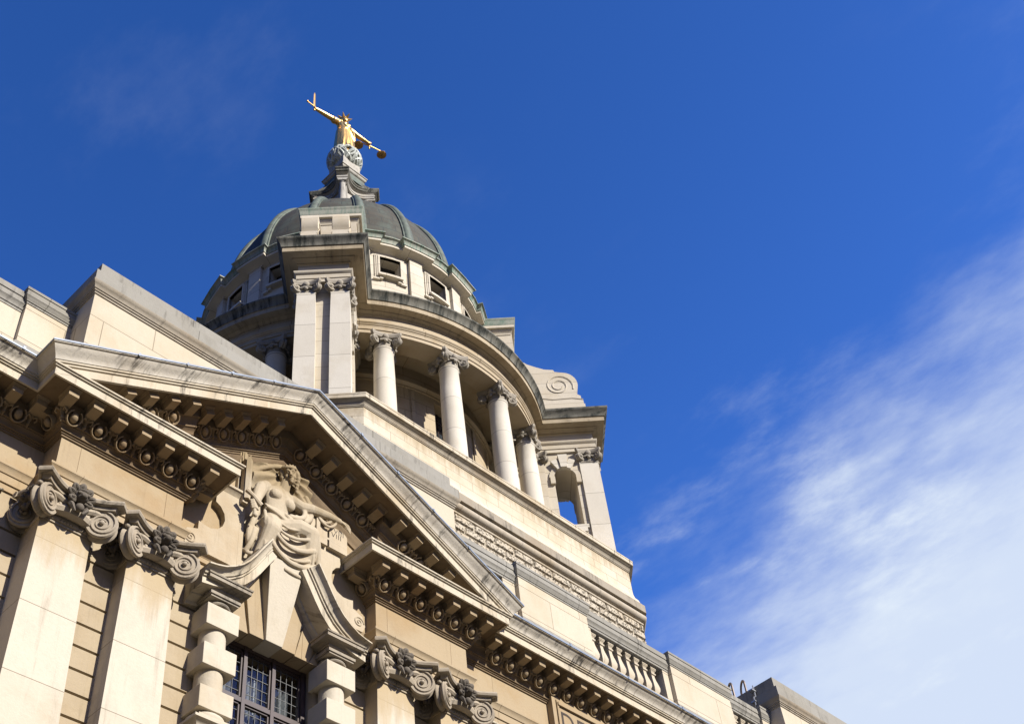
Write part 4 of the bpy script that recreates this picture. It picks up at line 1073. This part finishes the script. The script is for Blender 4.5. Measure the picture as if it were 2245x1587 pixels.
m = MB(); m.loft([[(-s, -s, z), (s, -s, z), (s, s, z), (-s, s, z)] for s, z in ((.98, 55.8), (.86, 56.1), (.72, 56.5), (.70, 56.8))], closed=True, caps=True); tb(m, 'lantern_roof', 'verdigris', lan)
m = MB(); m.loft([[(-s, -s, z), (s, -s, z), (s, s, z), (-s, s, z)] for s, z in ((.64, 56.7), (.68, 56.8), (.68, 56.86), (.75, 56.9), (.78, 56.95), (.78, 57.06), (.82, 57.07), (.82, 57.14), (.5, 57.16))], closed=True, caps=True); pd = tb(m, 'pedestal', 'lantern', lan)
m = MB(); m.loft([[(-s, -s, z), (s, -s, z), (s, s, z), (-s, s, z)] for s, z in ((.55, 57.1), (.55, 58.3))], closed=True, caps=True); tb(m, 'pedestal_drum', 'lantern', lan)
# globe with leafy mounts
GZ, GR = 58.88, .76
m = MB(); m.sphere((0, 0, GZ), GR, 32, 20); gl = tb(m, 'globe', 'gold', lan)
m = MB(); rnd = random.Random(3)
def shell(a0, a1, e0, e1):
    n, k = max(3, int((a1-a0)/9)), 8
    m.loft([[(((GR+.035)*math.cos(rad(e0+(e1-e0)*j/k))*math.cos(rad(a0+(a1-a0)*i/n))), (GR+.035)*math.cos(rad(e0+(e1-e0)*j/k))*math.sin(rad(a0+(a1-a0)*i/n)), GZ+(GR+.035)*math.sin(rad(e0+(e1-e0)*j/k))) for j in range(k+1)] for i in range(n+1)])
for q in range(4):
    c = -133+90*q; shell(c+22, c+68, -60, 38); shell(c-22, c+22, -60, -12)
for q in range(8):
    a0 = rad(-90+22+45*q)
    for e in range(5):
        pts = []; rr = []
        aa = a0+rad(rnd.uniform(-10, 10))
        for i in range(12):
            s = i/11; el = rad(-62+105*s); az = aa+rad((14+5*e)*math.sin(s*4.6+e*.7))*(1 if (q+e) % 2 else -1)
            R_ = GR+.03+.05*math.sin(pi*s)+(.05*s*s)
            pts.append((R_*math.cos(el)*math.cos(az), R_*math.cos(el)*math.sin(az), GZ+R_*math.sin(el))); rr.append(.12-.07*s)
        m.tube(pts, rr, 6)
    el = rad(42); m.sphere(((GR+.08)*math.cos(el)*math.cos(a0), (GR+.08)*math.cos(el)*math.sin(a0), GZ+(GR+.08)*math.sin(el)), .12, 8, 6)
tb(m, 'globe_foliage', 'globe', gl)

# ================================================================== SCULPTURE
def sculpt(m, name, mat, parent, voxel, smooth_iter=4, origin=(0, 0, 0)):
    o = m.build(name, mat, None, origin=(0, 0, 0))
    r = o.modifiers.new('r', 'REMESH'); r.mode = 'VOXEL'; r.voxel_size = voxel; r.use_smooth_shade = True
    if smooth_iter:
        s = o.modifiers.new('s', 'SMOOTH'); s.factor = .5; s.iterations = smooth_iter
    dg = bpy.context.evaluated_depsgraph_get()
    me = bpy.data.meshes.new_from_object(o.evaluated_get(dg)); me.name = name
    old = o.data; o.modifiers.clear(); o.data = me; bpy.data.meshes.remove(old)
    for p in me.polygons: p.use_smooth = True
    if parent is not None:
        me.transform(Matrix.Translation(-Vector(parent.location))); o.parent = parent
    return o
def limb(m, pts, rr, n=12, flat=1.0):
    m.tube(pts, rr, n, flat=flat)
    m.sphere(pts[0], rr[0], n, 8); m.sphere(pts[-1], rr[-1], n, 8)
def bez(p0, p1, p2, n=10):
    p0, p1, p2 = Vector(p0), Vector(p1), Vector(p2)
    return [tuple(p0*(1-t)**2+p1*2*t*(1-t)+p2*t*t) for t in [i/n for i in range(n+1)]]
def fold(m, a, b, c, r0, r1, n=12):
    pts = bez(a, b, c, n); m.tube(pts, [r0+(r1-r0)*i/n for i in range(n+1)], 8)
    m.sphere(pts[0], r0, 8, 6); m.sphere(pts[-1], r1, 8, 6)

# ---- gilded figure on the globe
GS = empty('golden_statue', (TX, TY, 59.66), 'gilded crowned figure with outstretched arms, sword and scales, atop the dome', 'statue')
gx, gy, gz = TX, TY, 60.28
def G(x, y, z): return (gx+x, gy+y, gz+z)
m = MB()
rings = []
for z, rx, ry, ox in ((-.66, .64, .50, .02), (-.3, .62, .48, .02), (.25, .58, .45, .02), (.8, .52, .40, .0), (1.25, .47, .35, -.02), (1.55, .41, .30, -.02), (1.68, .40, .29, -.02), (1.85, .46, .31, -.02), (2.0, .47, .28, -.02), (2.12, .34, .20, -.02), (2.2, .15, .14, -.02)):
    rings.append([G(ox+rx*math.cos(2*pi*k/28)*(1+.05*math.sin(k*2.7)), ry*math.sin(2*pi*k/28)*(1+.05*math.cos(k*3.1)), z) for k in range(28)])
m.loft(rings, closed=True, caps=True)
for x0, x1, y, r in ((-.3, -.38, -.27, .06), (-.16, -.2, -.33, .065), (0, -.02, -.36, .07), (.14, .2, -.34, .06), (.28, .36, -.28, .06)):
    fold(m, G(x0*.6, -.24, 1.6), G(x0, y, .7), G(x1*1.1, y-.10, -.6), r*.6, r)
fold(m, G(-.3, -.2, 1.95), G(.0, -.42, 1.35), G(.34, -.30, .75), .05, .07); fold(m, G(.3, -.18, 1.9), G(.1, -.36, 1.5), G(-.2, -.3, 1.35), .05, .05)
fold(m, G(.34, -.25, 1.6), G(.40, -.34, 1.1), G(.40, -.28, .62), .08, .09)
m.sphere(G(-.14, -.22, 1.88), .13, 10, 8); m.sphere(G(.11, -.22, 1.88), .13, 10, 8)
limb(m, [G(-.02, 0, 2.1), G(-.02, -.02, 2.38)], [.11, .10])
limb(m, [G(-.32, 0, 2.06), G(-.75, .03, 2.0), G(-1.05, .06, 1.96), G(-1.5, .11, 1.95), G(-1.84, .15, 1.94)], [.18, .155, .14, .12, .09])
limb(m, [G(-.3, 0, 2.06), G(-.55, .02, 2.0), G(-.68, .03, 1.96)], [.17, .19, .205])
limb(m, [G(.30, 0, 2.06), G(.72, -.05, 1.98), G(.95, -.08, 1.94), G(1.3, -.12, 1.92), G(1.56, -.15, 1.92)], [.18, .15, .135, .115, .085])
limb(m, [G(.3, 0, 2.06), G(.45, -.01, 1.99)], [.16, .16])
# hands closed round hilt and stem
for hx_, hy_, sg in ((-1.92, .16, -1), (1.63, -.155, 1)):
    m.sphere(G(hx_, hy_, 1.94), (.085, .06, .085), 10, 8)
    for i in range(4): limb(m, [G(hx_-sg*.03, hy_-.06, 1.99-.035*i), G(hx_+sg*.05, hy_-.09, 1.99-.035*i), G(hx_+sg*.08, hy_-.04, 1.99-.035*i)], [.022, .021, .018], 6)
    limb(m, [G(hx_-sg*.06, hy_+.03, 2.0), G(hx_, hy_-.04, 2.05), G(hx_+sg*.05, hy_-.06, 2.04)], [.026, .023, .019], 6)
m.sphere(G(-.02, -.03, 2.56), (.20, .22, .255), 16, 12)         # head
m.sphere(G(-.02, .02, 2.62), (.235, .22, .215), 14, 10); limb(m, [G(-.2, .02, 2.55), G(-.22, .02, 2.36), G(-.17, .0, 2.22)], [.07, .07, .05]); limb(m, [G(.16, .02, 2.55), G(.18, .02, 2.36), G(.13, .0, 2.22)], [.07, .07, .05])
limb(m, [G(-.02, -.215, 2.60), G(-.02, -.25, 2.53)], [.02, .035], 6); limb(m, [G(-.06, -.205, 2.455), G(.02, -.205, 2.455)], [.018, .018], 6); m.sphere(G(-.02, -.19, 2.40), .05, 8, 6)
limb(m, [G(-.12, -.19, 2.63), G(.08, -.19, 2.63)], [.025, .025], 6)
for fx in (-.15, .22): m.sphere(G(fx, -.48, -.56), (.09, .17, .07), 8, 6)
gf = sculpt(m, 'robed_figure', 'gold', GS, .028, 3)
m = MB()
m.tube([G(-.02+.19*math.cos(a), -.02+.20*math.sin(a), 2.70+.03*math.sin(a)) for a in [2*pi*i/20 for i in range(20)]], .035, 6, closed=True)
for i in range(7):
    a = rad(-90+360/7*i+0); d = Vector((math.cos(a), math.sin(a), .55)).normalized(); p = Vector(G(-.02, -.02, 2.70))+Vector((math.cos(a), math.sin(a), 0))*.19
    m.tube([tuple(p), tuple(p+d*.13), tuple(p+d*.27)], [.09, .055, .006], 6)
m.build('spiked_crown', 'gold', GS)
m = MB(); hx, hy = -1.93, .165
m.loft([[G(hx-w, hy, z), G(hx, hy-t, z), G(hx+w, hy, z), G(hx, hy+t, z)] for w, t, z in ((.075, .03, 2.12), (.07, .028, 2.6), (.06, .024, 3.3), (.05, .02, 3.42), (.002, .002, 3.56))], closed=True, caps=True)
m.tube([G(hx-.46, hy+.0, 2.10), G(hx+.46, hy, 2.10)], .035, 8); m.sphere(G(hx-.47, hy, 2.10), .055, 8, 6); m.sphere(G(hx+.47, hy, 2.10), .055, 8, 6)
m.tube([G(hx, hy, 1.78), G(hx, hy, 2.1)], .035, 8); m.sphere(G(hx, hy, 1.75), .06, 8, 6); m.build('sword', 'gold', GS)
m = MB(); b0, b1 = Vector(G(1.06, .10, 1.80)), Vector(G(2.38, -.28, 1.80)); mid = (b0+b1)/2
m.tube([tuple(b0), tuple(b0.lerp(b1, .3)+Vector((0, 0, .04))), tuple(mid+Vector((0, 0, .06))), tuple(b0.lerp(b1, .7)+Vector((0, 0, .04))), tuple(b1)], [.03, .04, .05, .04, .03], 8)
m.tube([G(1.66, -.10, 2.0), G(1.66, -.10, 1.55)], .035, 8); m.sphere(G(1.66, -.10, 1.53), .05, 8, 6)
sc_ = m.build('scales', 'gold', GS)
for e in (b0, b1):
    m = MB(); c = Vector(e)+Vector((0, 0, -.36))
    m.lathe([(0.001, c.z-.03), (.15, c.z-.025), (.22, c.z-.005), (.255, c.z+.025), (.265, c.z+.025), (.265, c.z+.035), (.24, c.z+.035), (.2, c.z+.01), (.001, c.z-.01)], (c.x, c.y), 24)
    for q in range(3):
        a = 2*pi*q/3; m.tube([tuple(e), (c.x+.245*math.cos(a), c.y+.245*math.sin(a), c.z+.03)], .012, 5)
    for q in range(4):
        a = pi*q/4; m.box(-.22, .22, -.01, .01, -.036, -.01, M=Matrix.Translation(c) @ Matrix.Rotation(a, 4, 'Z'))
    m.build('scale_pan', 'bronze', sc_)

# ---- carved seated figure in the pediment
RS = empty('relief_sculpture', (8.98, 11.80, 13.9), 'carved stone seated woman in billowing drapery with sword and tablets, inside the open pediment', 'sculpture')
m = MB()
yb = 11.90
# background slab and billowing cloak
m.box(8.335, 9.66, 11.868, 12.0, 13.8, 15.80)
m.poly([(8.335, 15.5), (9.66, 15.5), (9.66, 15.78), (CX, 16.18), (8.335, 15.83)], lambda a, b: (a, 11.868, b), lambda a, b: (a, 12.0, b))
def fan(cx_, cz_, a0, a1, r0, r1, n, k, ph, amp=.055):
    rings = []
    for i in range(n+1):
        t = i/n; an = rad(a0+(a1-a0)*t); R1 = r1(t) if callable(r1) else r1; ring = []
        for j in range(13):
            r = r0+(R1-r0)*j/12; w = .5+.5*math.sin(k*t*2*pi+ph+2.2*j/12+.6*math.sin(5*t))
            ring.append((cx_+r*math.cos(an), 11.83-amp*w**1.6*min(1, .25+j/7)-.04*math.sin(pi*j/12), cz_+r*math.sin(an)))
        ring = [(max(x, 8.43), y, min(z, 15.84+max(0, (x-8.4))*.42, 16.12)) for x, y, z in ring]
        rings.append(ring+[(max(cx_+R1*math.cos(an), 8.43), 11.98, min(cz_+R1*math.sin(an), 15.86)), (cx_+r0*math.cos(an), 11.98, cz_+r0*math.sin(an))])
    m.loft(rings, closed=True, caps=True)
fan(9.02, 15.96, 128, 262, .08, lambda t: .66+.35*t if t < .6 else .87-.5*(t-.6), 60, 4.6, .4, .085)
fan(9.02, 15.98, 30, -64, .08, lambda t: .46+.26*t, 50, 3.6, 1.2, .085)
for a, b, c, r0, r1 in (((8.42, 11.80, 15.66), (8.74, 11.72, 15.98), (9.0, 11.80, 16.10), .035, .05),
        ((9.46, 11.76, 15.70), (9.62, 11.68, 15.32), (9.40, 11.66, 15.12), .05, .05), ((9.34, 11.72, 15.50), (9.50, 11.62, 15.12), (9.10, 11.62, 15.04), .045, .045), ((9.58, 11.76, 15.48), (9.68, 11.70, 15.02), (9.22, 11.68, 14.95), .045, .045),
        ((9.44, 11.72, 15.40), (9.50, 11.66, 15.16), (9.20, 11.62, 15.10), .03, .03), ((9.04, 11.66, 15.05), (8.9, 11.60, 15.02), (9.3, 11.60, 14.88), .03, .045)):
    fold(m, a, b, c, r0, r1)
# torso
rings = []
for z, cx_, cy_, rx, ry in ((14.72, 8.90, 11.78, .26, .17), (14.90, 8.89, 11.77, .235, .16), (15.06, 8.89, 11.76, .205, .15), (15.2, 8.90, 11.745, .225, .155), (15.36, 8.92, 11.74, .27, .155), (15.48, 8.94, 11.755, .28, .13), (15.56, 8.97, 11.77, .20, .10), (15.62, 9.0, 11.77, .10, .09)):
    rings.append([(cx_+rx*math.cos(2*pi*k/24), cy_+ry*math.sin(2*pi*k/24), z) for k in range(24)])
m.loft(rings, closed=True, caps=True)
m.sphere((8.80, 11.625, 15.32), (.105, .09, .10), 12, 9); m.sphere((9.06, 11.625, 15.25), (.105, .09, .105), 12, 9)
# neck, head
limb(m, [(9.0, 11.75, 15.55), (9.03, 11.70, 15.76)], [.10, .085])
hc = Vector((9.06, 11.655, 15.88)); HR = Matrix.Translation(hc) @ Matrix.Scale(.88, 4) @ Matrix.Rotation(rad(-24), 4, 'Z') @ Matrix.Rotation(rad(17), 4, 'X') @ Matrix.Rotation(rad(-11), 4, 'Y')
def hd(x, y, z): return tuple(HR @ Vector((x, y, z)))
m.sphere((0, 0, .03), (.125, .145, .15), 16, 12, M=HR); m.sphere((0, -.035, -.065), (.098, .105, .125), 14, 10, M=HR)
m.sphere((0, -.125, -.155), (.04, .035, .035), 8, 6, M=HR)
m.tube([hd(0, -.142, .045), hd(0, -.165, -.02), hd(0, -.185, -.055)], [.018, .024, .033], 8); m.sphere((0, -.16, -.065), (.035, .025, .02), 8, 6, M=HR)
for s in (-1, 1):
    m.tube([hd(s*.018, -.150, .055), hd(s*.055, -.145, .068), hd(s*.10, -.105, .05)], [.014, .018, .012], 6)
    m.sphere((s*.05, -.122, .025), (.026, .02, .015), 8, 6, M=HR); m.sphere((s*.07, -.09, -.05), (.04, .045, .045), 8, 6, M=HR)
m.tube([hd(-.045, -.132, -.112), hd(0, -.152, -.102), hd(.045, -.132, -.112)], [.008, .014, .008], 6); m.tube([hd(-.035, -.132, -.130), hd(0, -.148, -.132), hd(.035, -.132, -.130)], [.008, .014, .008], 6)
# diadem and hair
m.tube([hd(.135*math.cos(a), -.01+.15*math.sin(a), .115) for a in [2*pi*i/20 for i in range(20)]], .026, 6, closed=True)
for i in range(12):
    a = 2*pi*i/12; m.sphere((.125*math.cos(a), -.01+.14*math.sin(a), .155), .028, 6, 5, M=HR)
for s in (-1, 1):
    for i in range(7):
        a = i/6; m.sphere((s*(.125+.03*math.sin(a*5)), -.02+.03*a, .08-.40*a), (.055-.012*a, .06, .062-.01*a), 8, 6, M=HR)
    m.sphere((s*.15, .0, .03), (.06, .08, .09), 8, 6, M=HR)
# arm with the sword
limb(m, [(8.66, 11.74, 15.45), (8.56, 11.70, 15.34), (8.49, 11.64, 15.16), (8.46, 11.61, 15.08)], [.115, .11, .095, .085])
limb(m, [(8.46, 11.61, 15.08), (8.42, 11.56, 14.96), (8.37, 11.53, 14.83)], [.085, .075, .055])
for i in range(4):
    z = 14.84-.045*i*.9; x = 8.335+.012*i
    limb(m, [(x+.045, 11.50, z+.01), (x-.02, 11.475, z+.005), (x-.055, 11.50, z-.012), (x-.03, 11.53, z-.02)], [.024, .024, .022, .019], 7)
limb(m, [(8.40, 11.50, 14.84), (8.36, 11.47, 14.87), (8.32, 11.475, 14.885)], [.028, .025, .02], 7); m.sphere((8.36, 11.53, 14.79), (.065, .045, .085), 10, 8)
# arm stretched to the tablets
limb(m, [(9.20, 11.76, 15.48), (9.36, 11.72, 15.42), (9.52, 11.66, 15.44), (9.62, 11.64, 15.45)], [.11, .11, .10, .085])
limb(m, [(9.62, 11.64, 15.45), (9.85, 11.62, 15.47), (10.04, 11.61, 15.475)], [.085, .072, .05])
m.sphere((10.11, 11.61, 15.465), (.075, .035, .045), 10, 7)
for i in range(4): limb(m, [(10.15, 11.595+.012*i, 15.485-.018*i), (10.22, 11.60+.008*i, 15.475-.022*i), (10.27, 11.615+.004*i, 15.43-.024*i)], [.018, .017, .013], 7)
limb(m, [(10.08, 11.585, 15.46), (10.13, 11.57, 15.425), (10.17, 11.58, 15.40)], [.02, .017, .014], 7)
# legs under drapery
limb(m, [(8.80, 11.74, 14.74), (8.72, 11.58, 14.62), (8.70, 11.52, 14.52)], [.19, .17, .14]); limb(m, [(8.70, 11.52, 14.52), (8.64, 11.60, 14.26), (8.56, 11.66, 14.06)], [.14, .11, .07])
limb(m, [(9.0, 11.74, 14.78), (9.26, 11.56, 14.84), (9.42, 11.50, 14.80)], [.19, .165, .14]); limb(m, [(9.42, 11.50, 14.80), (9.44, 11.58, 14.45), (9.40, 11.68, 14.12)], [.14, .12, .08])
m.sphere((8.53, 11.58, 14.02), (.06, .12, .05), 8, 6)
rings = []
for z, xa, xb, yf, kl, kr in ((13.92, 8.52, 9.62, 11.66, .0, .02), (14.08, 8.50, 9.63, 11.60, .02, .04), (14.25, 8.50, 9.62, 11.57, .05, .06), (14.42, 8.51, 9.60, 11.56, .10, .08), (14.54, 8.52, 9.60, 11.56, .13, .10), (14.66, 8.55, 9.58, 11.58, .10, .13), (14.78, 8.62, 9.56, 11.61, .05, .15), (14.88, 8.66, 9.50, 11.66, .02, .12), (14.96, 8.70, 9.36, 11.72, .0, .04)):
    ring = []
    for i in range(25):
        u = i/24; x = xa+(xb-xa)*u
        y = yf-kl*math.exp(-((x-8.70)/.15)**2)-kr*math.exp(-((x-9.43)/.15)**2)+.20*(abs(2*u-1))**5
        ring.append((x, y, z))
    rings.append(ring+[(xb, 11.97, z), (xa, 11.97, z)])
m.loft(rings, closed=True, caps=True)
for a, b, c, r0, r1 in (((8.66, 11.63, 15.0), (9.0, 11.58, 14.92), (9.20, 11.56, 14.68), .028, .035), ((8.64, 11.66, 15.05), (8.95, 11.60, 15.02), (9.14, 11.60, 14.80), .02, .03), ((8.60, 11.60, 14.86), (8.58, 11.47, 14.5), (8.66, 11.54, 14.1), .03, .035),
        ((8.74, 11.46, 14.60), (8.96, 11.50, 14.40), (9.40, 11.45, 14.66), .02, .035), ((8.66, 11.46, 14.56), (8.92, 11.46, 14.10), (9.46, 11.48, 14.48), .035, .05), ((8.80, 11.52, 14.22), (9.1, 11.52, 14.06), (9.40, 11.52, 14.28), .018, .025), ((8.66, 11.52, 14.36), (8.98, 11.50, 13.84), (9.54, 11.54, 14.24), .04, .05), ((9.05, 11.52, 14.56), (9.25, 11.48, 14.52), (9.44, 11.44, 14.72), .015, .03), ((8.62, 11.54, 14.5), (8.56, 11.52, 14.2), (8.66, 11.54, 13.95), .03, .035),
        ((9.50, 11.44, 14.80), (9.62, 11.50, 14.5), (9.56, 11.62, 14.0), .035, .045), ((9.38, 11.42, 14.80), (9.50, 11.46, 14.4), (9.46, 11.60, 13.96), .02, .03), ((8.78, 11.48, 14.72), (9.05, 11.56, 14.62), (9.36, 11.42, 14.84), .02, .025),
        ((8.52, 11.72, 14.86), (8.44, 11.68, 14.6), (8.42, 11.76, 14.38), .06, .04), ((8.46, 11.74, 14.60), (8.38, 11.70, 14.42), (8.44, 11.76, 14.22), .05, .05), ((8.50, 11.70, 14.5), (8.46, 11.66, 14.24), (8.40, 11.76, 14.08), .05, .04),
        ((8.40, 11.78, 14.36), (8.44, 11.70, 14.28), (8.54, 11.70, 14.34), .035, .035), ((8.38, 11.80, 14.10), (8.42, 11.72, 14.0), (8.52, 11.74, 14.08), .03, .035), ((9.0, 11.56, 13.94), (9.3, 11.54, 13.88), (9.6, 11.64, 14.04), .035, .035)):
    fold(m, a, b, c, r0, r1)
m.poly([(8.62, 13.98), (9.5, 13.98), (9.5, 14.75), (8.62, 14.75)], lambda a, b: (a, 11.66, b), lambda a, b: (a, 11.9, b))
# drapery from the outstretched arm
for a, b, c in (((9.66, 11.66, 15.36), (9.84, 11.62, 15.14), (9.98, 11.63, 15.40)), ((9.66, 11.68, 15.40), (9.80, 11.64, 15.24), (9.90, 11.64, 15.42))): fold(m, a, b, c, .028, .025)
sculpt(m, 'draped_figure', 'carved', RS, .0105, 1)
m = MB(); m.loft([[(8.305-w, 11.66, z), (8.305, 11.62, z), (8.305+w, 11.66, z), (8.305, 11.72, z)] for w, z in ((.055, 14.96), (.055, 15.76), (.01, 15.83))], closed=True, caps=True)
m.box(8.25, 8.36, 11.70, 11.87, 14.9, 15.78)
m.tube([(8.20, 11.50, 14.99), (8.30, 11.47, 14.92), (8.45, 11.46, 14.80)], [.045, .035, .045], 8); m.tube([(8.33, 11.50, 14.90), (8.37, 11.50, 14.62)], [.026, .03], 8); m.sphere((8.375, 11.5, 14.60), .042, 8, 6)
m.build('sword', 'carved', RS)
m = MB()
for x0, x1, z1 in ((9.68, 9.86, 15.40), (9.90, 10.26, 15.33)):
    top = [(x1, z1-.06)]+[((x0+x1)/2+(x1-x0)/2*math.cos(rad(a)), z1-.06+.10*math.sin(rad(a))) for a in range(20, 161, 20)]+[(x0, z1-.06)]
    m.poly([(x0, 14.93), (x1, 14.93)]+top, lambda a, b: (a, 11.70, b), lambda a, b: (a, 11.90, b))
m.box(9.62, 9.69, 11.66, 11.9, 14.3, 15.38)
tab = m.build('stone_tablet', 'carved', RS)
text('VIII', .13, (9.945, 11.699, 15.20), 'numeral', 'rosette', tab, .002)
# carved scrolls beside the tablets
m = MB()
for cx_, cz_ in ((10.38, 15.02), (7.70, 15.24)):
    m.tube([(cx_+.10*math.exp(-.10*a)*math.cos(a), YT-.06, cz_+.10*math.exp(-.10*a)*math.sin(a)) for a in [.4*i for i in range(30)]], .028, 6)
    m.tube([(cx_-.12, YT-.05, cz_-.05), (cx_-.2, YT-.06, cz_+.02), (cx_-.22, YT-.05, cz_+.1)], [.04, .04, .015], 6)
    m.tube([(cx_-.08, YT-.05, cz_-.12), (cx_-.24, YT-.06, cz_-.12), (cx_-.30, YT-.05, cz_-.02)], [.04, .035, .015], 6)
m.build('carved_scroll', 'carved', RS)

for ch in RS.children:
    ch.location.x -= .045; ch.location.z -= .08
    oy = RS.location.y+ch.location.y
    for v in ch.data.vertices: v.co.y = 11.93-(11.93-(v.co.y+oy))*.78-oy
